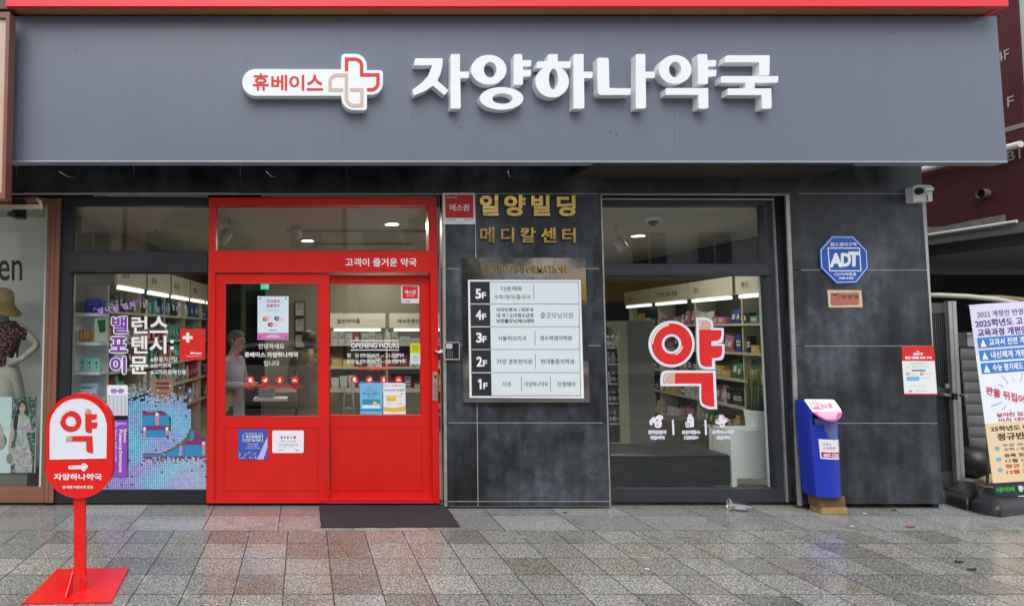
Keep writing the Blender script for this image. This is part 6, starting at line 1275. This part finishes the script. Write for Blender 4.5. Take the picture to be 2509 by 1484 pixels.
# ---- people inside
SKIN = mat('skin', (.40, .23, .16), .55, var=.06); COAT = mat('white_coat', (.28, .28, .32), .8, var=.08, bump=.3, bs=20); HAIRG = mat('grey_hair', (.10, .095, .09), .7, var=.4, vs=60, bump=.6, bs=120); TROU = mat('dark_trousers', (.03, .03, .035), .8); BEI = mat('beige_cloth', (.17, .15, .11), .85, var=.1, bump=.3, bs=20); HAIRB = mat('brown_hair', (.08, .055, .04), .6, var=.4, vs=60)
def person(org, rz, label, coatm, hairm, pose, hair_long=False, H=1.0, skirt=False):
    t = thing('person', label, 'person', org); M = Matrix.Translation(org) @ Matrix.Rotation(R(rz), 4, 'Z') @ Matrix.Scale(H, 4)
    V = lambda x, y, z: tuple(M @ Vector((x, y, z)))        # local: facing -y, x to its left
    s = H; J = {}; 
    J['pelvis'] = (V(0, .0, .92), (.13 * s, .10 * s)); J['waist'] = (V(0, .0, 1.08), (.125 * s, .095 * s)); J['chest'] = (V(0, -.01, 1.27), (.15 * s, .11 * s)); J['neckb'] = (V(0, -.02, 1.42), (.07 * s, .065 * s)); J['neck'] = (V(0, -.05, 1.48), .052 * s); J['head1'] = (V(0, -.085, 1.545), (.072 * s, .078 * s)); J['head2'] = (V(0, -.09, 1.62), (.078 * s, .092 * s)); J['head3'] = (V(0, -.075, 1.68), (.06 * s, .07 * s))
    E = [('pelvis', 'waist'), ('waist', 'chest'), ('chest', 'neckb'), ('neckb', 'neck'), ('neck', 'head1'), ('head1', 'head2'), ('head2', 'head3')]
    for sd, k in ((-1, 'r'), (1, 'l')):
        J['sh' + k] = (V(.17 * sd, .0, 1.38), .062 * s); el, wr = pose[k]; J['el' + k] = (V(*el), .045 * s); J['wr' + k] = (V(*wr), .028 * s)
        d = (Vector(wr) - Vector(el)).normalized(); hd = Vector(wr) + d * .05; J['hd' + k] = (V(*hd), (.034 * s, .022 * s)); E += [('chest', 'sh' + k), ('sh' + k, 'el' + k), ('el' + k, 'wr' + k), ('wr' + k, 'hd' + k)]
        side = d.cross(Vector((0, 0, 1))).normalized() if abs(d.z) < .9 else Vector((1, 0, 0))
        for f in range(4):
            b0 = hd + d * .035 + side * (.024 - f * .016); ln_ = (.055, .065, .06, .045)[f]; J['f%d' % f + k] = (V(*(b0)), .009 * s); J['g%d' % f + k] = (V(*(b0 + d * ln_ * .6 + Vector((0, 0, .006)))), .008 * s); J['t%d' % f + k] = (V(*(b0 + d * ln_ + Vector((0, 0, -.012)))), .006 * s); E += [('hd' + k, 'f%d' % f + k), ('f%d' % f + k, 'g%d' % f + k), ('g%d' % f + k, 't%d' % f + k)]
        tb = hd - d * .02 + side * .035 * -sd; J['th' + k] = (V(*tb), .010 * s); J['tt' + k] = (V(*(tb + d * .045 + Vector((0, 0, .01)))), .007 * s); E += [('hd' + k, 'th' + k), ('th' + k, 'tt' + k)]
        J['hip' + k] = (V(.09 * sd, .0, .86), .088 * s); J['kn' + k] = (V(.10 * sd, -.02, .48), .058 * s); J['an' + k] = (V(.10 * sd, .02, .09), .04 * s); J['to' + k] = (V(.11 * sd, -.13, .045), (.04 * s, .03 * s)); E += [('pelvis', 'hip' + k), ('hip' + k, 'kn' + k), ('kn' + k, 'an' + k), ('an' + k, 'to' + k)]
    body = skinned('body', J, E, SKIN, t, 2)
    g = 1.14; cj = {k: (J[k][0], tuple(r * g for r in (J[k][1] if isinstance(J[k][1], tuple) else (J[k][1],) * 2))) for k in ('pelvis', 'waist', 'chest', 'neckb', 'shl', 'shr', 'ell', 'elr')}
    for k in 'lr': cj['wr' + k] = (tuple(Vector(J['el' + k][0]).lerp(Vector(J['wr' + k][0]), .9)), .042 * s)
    cj['neckb'] = (V(0, -.015, 1.41), .075 * s)
    cj['hem'] = (V(0, 0, .62 if not skirt else .45), (.19 * s, .15 * s)); cj['pelvis'] = (V(0, 0, .9), (.165 * s, .13 * s))
    skinned('coat', cj, [('pelvis', 'waist'), ('waist', 'chest'), ('chest', 'neckb'), ('chest', 'shl'), ('chest', 'shr'), ('shl', 'ell'), ('shr', 'elr'), ('ell', 'wrl'), ('elr', 'wrr'), ('pelvis', 'hem')], coatm, t, 2)
    tj = {k: (J[k][0], (J[k][1] if not isinstance(J[k][1], tuple) else J[k][1][0]) * 1.15) for k in ('hipl', 'hipr', 'knl', 'knr', 'anl', 'anr')}; tj['pelvis'] = (V(0, 0, .9), .12 * s)
    skinned('trousers', tj, [('pelvis', 'hipl'), ('pelvis', 'hipr'), ('hipl', 'knl'), ('knl', 'anl'), ('hipr', 'knr'), ('knr', 'anr')], TROU, t, 1)
    hm = MB(hairm); hm.sm = True; o = len(hm.v); n, kk = 20, 9
    for i in range(kk + 1):
        a = math.pi * .56 * i / kk
        for j in range(n):
            b = 2 * math.pi * j / n; fr = max(0, -math.sin(b)); rx, ry, rz_ = .092, .112, .098
            aa = a * (1 - .30 * fr) * (1.35 if not fr else 1) * (1.0 if not hair_long else 1.1)
            hm.v.append(V(rx * math.sin(aa) * math.cos(b) * (1 + .03 * math.sin(9 * b)), -.078 + .012 + ry * math.sin(aa) * math.sin(b), 1.63 + rz_ * math.cos(aa) - (.10 if hair_long and i == kk and math.sin(b) > -.2 else 0)))
    for i in range(kk):
        for j in range(n): hm.face([o + i * n + j, o + (i + 1) * n + j, o + (i + 1) * n + (j + 1) % n, o + i * n + (j + 1) % n])
    hm.build('hair', t)
    fc = MB(mat('eye_dark', (.02, .015, .012), .3))
    for sd in (-1, 1): c = V(.03 * sd, -.172, 1.618); fc.ball(c, .010, .008, .007, 8, 6)
    fc.build('eyes', t); fc = MB(SKIN); fc.sm = True; fc.add([V(-.014, -.168, 1.585), V(.014, -.168, 1.585), V(0, -.165, 1.63), V(0, -.200, 1.590)], [(0, 1, 3), (1, 2, 3), (2, 0, 3)]); fc.ball(V(.083, -.07, 1.60), .012, .02, .03, 8, 6); fc.ball(V(-.083, -.07, 1.60), .012, .02, .03, 8, 6); fc.build('nose_and_ears', t)
    fc = MB(mat('lips', (.30, .13, .11), .5)); fc.ball(V(0, -.160, 1.560), .022, .008, .006, 8, 6); fc.build('mouth', t)
    return t, V
pp, Vp = person((PX(563, 6.3), 6.42, .03), 62, 'grey haired person in white coat looking at a phone behind left red door', COAT, HAIRG, {'l': ((.24, -.02, 1.12), (.10, -.27, 1.12)), 'r': ((-.24, -.02, 1.12), (-.06, -.27, 1.12))}, H=.90)
t = thing('mobile_phone', 'dark mobile phone held by the person behind the left red door', 'phone', Vp(.02, -.36, 1.13)); p = MB(BLACK); M_ = Matrix.Translation(Vp(.02, -.36, 1.13)) @ Matrix.Rotation(R(62), 4, 'Z') @ Matrix.Rotation(R(-40), 4, 'X'); p.xbox(M_, (-.036, -.07, -.004), (.036, .07, .004)); p.build('body', t)
pp2, _ = person((PX(757, 6.75), 6.95, .03), 176, 'brown haired person in beige dress turned away behind the left red door', BEI, HAIRB, {'l': ((.23, .0, 1.12), (.16, -.18, 1.0)), 'r': ((-.23, .0, 1.12), (-.20, -.06, .92))}, hair_long=True, H=.90, skirt=True)

# ---- mannequin, hat, poster in the neighbour's window
mq = thing('mannequin', 'pale mannequin in a dark patterned blouse with one hand on its hip', 'mannequin', (PX(0, 6.120), 6.3, .05))
MQ = mat('mannequin_cream', (.50, .46, .40), .45, var=.04)
def m_(u, v, Y=6.120): return PL(u, v, Y)
J = {'pelvis': (m_(14, 915), (.14, .10)), 'waist': (m_(12, 868), (.115, .085)), 'chest': (m_(10, 818), (.14, .10)), 'neckb': (m_(8, 785), .06), 'neck': (m_(8, 772), .048), 'head1': (m_(12, 758), (.065, .075)), 'head2': (m_(10, 740), (.075, .085)), 'head3': (m_(8, 726), (.05, .06)),
     'shr': (m_(46, 800), .055), 'elr': (m_(94, 845), .042), 'wrr': (m_(48, 883, 6.040), .028), 'hdr': (m_(34, 884, 6.020), (.032, .018)), 'shl': (m_(-28, 800), .055), 'ell': (m_(-46, 850), .042), 'wrl': (m_(-40, 900, 6.060), .028), 'hdl': (m_(-38, 915, 6.060), (.03, .018)),
     'hipr': (m_(40, 960), .10), 'knr': (m_(44, 1080), .065), 'anr': (m_(46, 1195), .042), 'hipl': (m_(-18, 960), .10), 'knl': (m_(-14, 1080), .065), 'anl': (m_(-12, 1195), .042)}
E_ = [('pelvis', 'waist'), ('waist', 'chest'), ('chest', 'neckb'), ('neckb', 'neck'), ('neck', 'head1'), ('head1', 'head2'), ('head2', 'head3'), ('chest', 'shr'), ('shr', 'elr'), ('elr', 'wrr'), ('wrr', 'hdr'), ('chest', 'shl'), ('shl', 'ell'), ('ell', 'wrl'), ('wrl', 'hdl'), ('pelvis', 'hipr'), ('hipr', 'knr'), ('knr', 'anr'), ('pelvis', 'hipl'), ('hipl', 'knl'), ('knl', 'anl')]
for f in range(4):
    y = 878 + f * 4; J['f%d' % f] = (m_(28, y + 1, 6.015), .010); J['g%d' % f] = (m_(18, y - 1 + f, 6.010), .009); J['t%d' % f] = (m_(9 + (f == 3) * 4, y + 3, 6.020), .006); E_ += [('hdr', 'f%d' % f), ('f%d' % f, 'g%d' % f), ('g%d' % f, 't%d' % f)]
J['th'] = (m_(38, 872, 6.020), .010); J['tt'] = (m_(38, 864, 6.030), .007); E_ += [('hdr', 'th'), ('th', 'tt')]
skinned('body', J, E_, MQ, mq, 2)
BLO = bpy.data.materials.new('patterned_blouse'); BLO.use_nodes = True; N = NT(BLO); b_ = BLO.node_tree.nodes['Principled BSDF']
vo = N.n('ShaderNodeTexVoronoi'); vo.inputs['Scale'].default_value = 42; N.l(N.n('ShaderNodeNewGeometry').outputs['Position'], vo.inputs['Vector']); N.l(N.ramp(vo.outputs['Distance'], [(.25, (.32, .12, .11, 1)), (.45, (.10, .03, .035, 1)), (.6, (.012, .01, .012, 1))]), b_.inputs['Base Color']); b_.inputs['Roughness'].default_value = .8
cj = {'hemb': (m_(14, 905), (.175, .13)), 'waist': (m_(12, 870), (.15, .115)), 'chest': (m_(10, 820), (.165, .12)), 'neckb': (m_(8, 792), .085), 'shr': (m_(46, 803), .085), 'slr': (m_(76, 828), .075), 'shl': (m_(-28, 803), .085), 'sll': (m_(-42, 830), .075)}
skinned('blouse', cj, [('chest', 'waist'), ('waist', 'hemb'), ('chest', 'neckb'), ('chest', 'shr'), ('shr', 'slr'), ('chest', 'shl'), ('shl', 'sll')], BLO, mq, 2)
cj = {'pelvis': (m_(14, 910), (.165, .13)), 'hem': (m_(16, 1010), (.21, .17)), 'hem2': (m_(18, 1120), (.24, .2))}
skinned('white_skirt', cj, [('pelvis', 'hem'), ('hem', 'hem2')], mat('cream_skirt', (.42, .40, .37), .8, bump=.3, bs=8), mq, 2)
p = MB(mat('straw', (.50, .31, .10), .8, var=.25, vs=40, bump=.5, bs=150)); p.sm = True; hc = Vector(m_(6, 738, 6.10)); n, prof = 32, [(.001, .135), (.05, .128), (.085, .10), (.10, .05), (.108, .0), (.14, -.03), (.175, -.065), (.20, -.105)]
tl = Matrix.Rotation(R(14), 3, 'Y'); o = len(p.v)
for r_, z in prof:
    for k in range(n): a = 2 * math.pi * k / n; p.v.append(tuple(hc + tl @ Vector((r_ * math.cos(a), r_ * math.sin(a), z + .012 * math.sin(3 * a) * (r_ > .15)))))
for i in range(len(prof) - 1):
    for k in range(n): p.face([o + i * n + k, o + (i + 1) * n + k, o + (i + 1) * n + (k + 1) % n, o + i * n + (k + 1) % n])
tag(p.build('straw_hat', origin=hc), 'straw sun hat on the head of the mannequin at the far left', 'hat')
p = MB(mat('display_grey', (.16, .155, .14), .6)); 
t = thing('display_plinth', 'grey angled display plinth on the floor of the clothes shop window', 'plinth', m_(20, 1180, 6.2)); a, b = P(-150, 1160, 5.95), P(66, 1190, 5.95)
p.add([(a[0], 5.95, .05), (b[0], 5.95, .05), (PX(96, 6.3, 1150), 6.3, .05), (a[0], 6.4, .05), (a[0], 5.95, a[1]), (b[0], 5.95, a[1]), (PX(96, 6.3, 1150), 6.3, a[1]), (a[0], 6.4, a[1])], [(0, 3, 2, 1), (4, 5, 6, 7), (0, 1, 5, 4), (1, 2, 6, 5), (2, 3, 7, 6), (3, 0, 4, 7)]); p.build('block', t, bevel=.004)
mb = MB(mat('neighbour_backdrop', (.90, .90, .84), .8, var=.05)); mb.box(-5, -2.431, 6.42, 6.46, 0, ZC + .2); mb.build('neighbour_back_wall')['kind'] = 'structure'
mb = MB(mat('neighbour_floor_grey', (.15, .145, .13), .6)); mb.box(-5, -2.43, YF + .08, 6.99, .004, .045); struct(mb, 'neighbour_floor')
YP = 5.93; t = thing('fashion_poster', 'poster of a woman in a floral dress low in the clothes shop window', 'poster', m_(50, 1158, YP))
p = MB(print_mat('#cfe3e4')); p.shape(Z0, [[(-150, 972), (90, 972), (86, 1158), (-150, 1158)]], YP, .006); p.build('board', t)
FO = bpy.data.materials.new('printed_foliage'); FO.use_nodes = True; N = NT(FO); b_ = FO.node_tree.nodes['Principled BSDF']; vo = N.noise(N.n('ShaderNodeNewGeometry').outputs['Position'], 45, 4, .7); N.l(N.ramp(vo, [(.4, (.015, .03, .03, 1)), (.52, (.05, .10, .09, 1)), (.62, (.32, .40, .38, 1))]), b_.inputs['Base Color'])
p = MB(FO); p.shape(Zx, [[(68, 286), (210, 286), (196, 722), (60, 722)]], YP - .001, .0008); p.build('foliage_picture', t)
FL_ = bpy.data.materials.new('floral_print'); FL_.use_nodes = True; N = NT(FL_); b_ = FL_.node_tree.nodes['Principled BSDF']; vo = N.n('ShaderNodeTexVoronoi'); vo.inputs['Scale'].default_value = 70; N.l(N.n('ShaderNodeNewGeometry').outputs['Position'], vo.inputs['Vector']); N.l(N.mix(.55, vo.outputs['Color'], (.42, .38, .40, 1)), b_.inputs['Base Color'])
SKP = print_mat('#c9a596'); p = MB(SKP); p.shape(Zx, [rnd([(70, 430), (88, 420), (80, 500), (62, 570), (52, 610), (46, 580), (56, 500)], 8)], YP - .002, .0008); p.shape(Zx, [rnd([(178, 480), (200, 470), (206, 480), (180, 492)], 4)], YP - .002, .0008); p.shape(Zx, [ell(126, 343, 19, 27, 18)], YP - .003, .0008); p.shape(Zx, [rect(118, 365, 136, 395)], YP - .0025, .0008); p.build('skin_print', t)
p = MB(FL_); p.shape(Zx, [rnd([(84, 400), (112, 388), (140, 388), (170, 408), (182, 480), (160, 490), (150, 500), (186, 650), (182, 718), (88, 722), (78, 640), (98, 500), (92, 440), (64, 476), (54, 470), (60, 430)], 6)], YP - .0022, .0008); p.build('dress_print', t)
p = MB(print_mat('#1c1718')); p.shape(Zx, [rnd([(108, 330), (118, 306), (138, 306), (152, 330), (162, 385), (148, 388), (144, 335), (126, 318), (110, 345), (106, 400), (96, 480), (78, 475), (76, 420), (96, 370)], 6)], YP - .0036, .0006); p.shape(Zx, [rect(117, 338, 123, 341), rect(129, 338, 135, 341)][:1], YP - .0036, .0006); p.shape(Zx, [rect(129, 338, 135, 341)], YP - .0036, .0006); p.build('hair_print', t)
p = MB(print_mat('#b8b0aa')); p.shape(Zx, [ell(70, 628, 19, 46, 20)], YP - .0034, .0006); p.m(print_mat('#8a8480')); p.shape(Zx, [ell(54, 640, 18, 30, 18)], YP - .0040, .0005); p.build('hat_print', t)
p = MB(print_mat('#6d8f8c')); p.text(Zx, '원피스', (-30, 455, 46, 484), YP - .001, .0008, -.01); p.m(print_mat('#3f5f62')); p.text(Zx, '50', (-50, 500, 38, 575), YP - .001, .0008, .06); p.text(Zx, '%', (-6, 524, 18, 548), YP - .0018, .0006, .02); p.build('lettering', t)
# hide the prototype glyph helper
bpy.data.objects.remove(TOB); bpy.data.curves.remove(TXT)
for o in bpy.data.objects:
    if 'abs' in o: del o['abs']
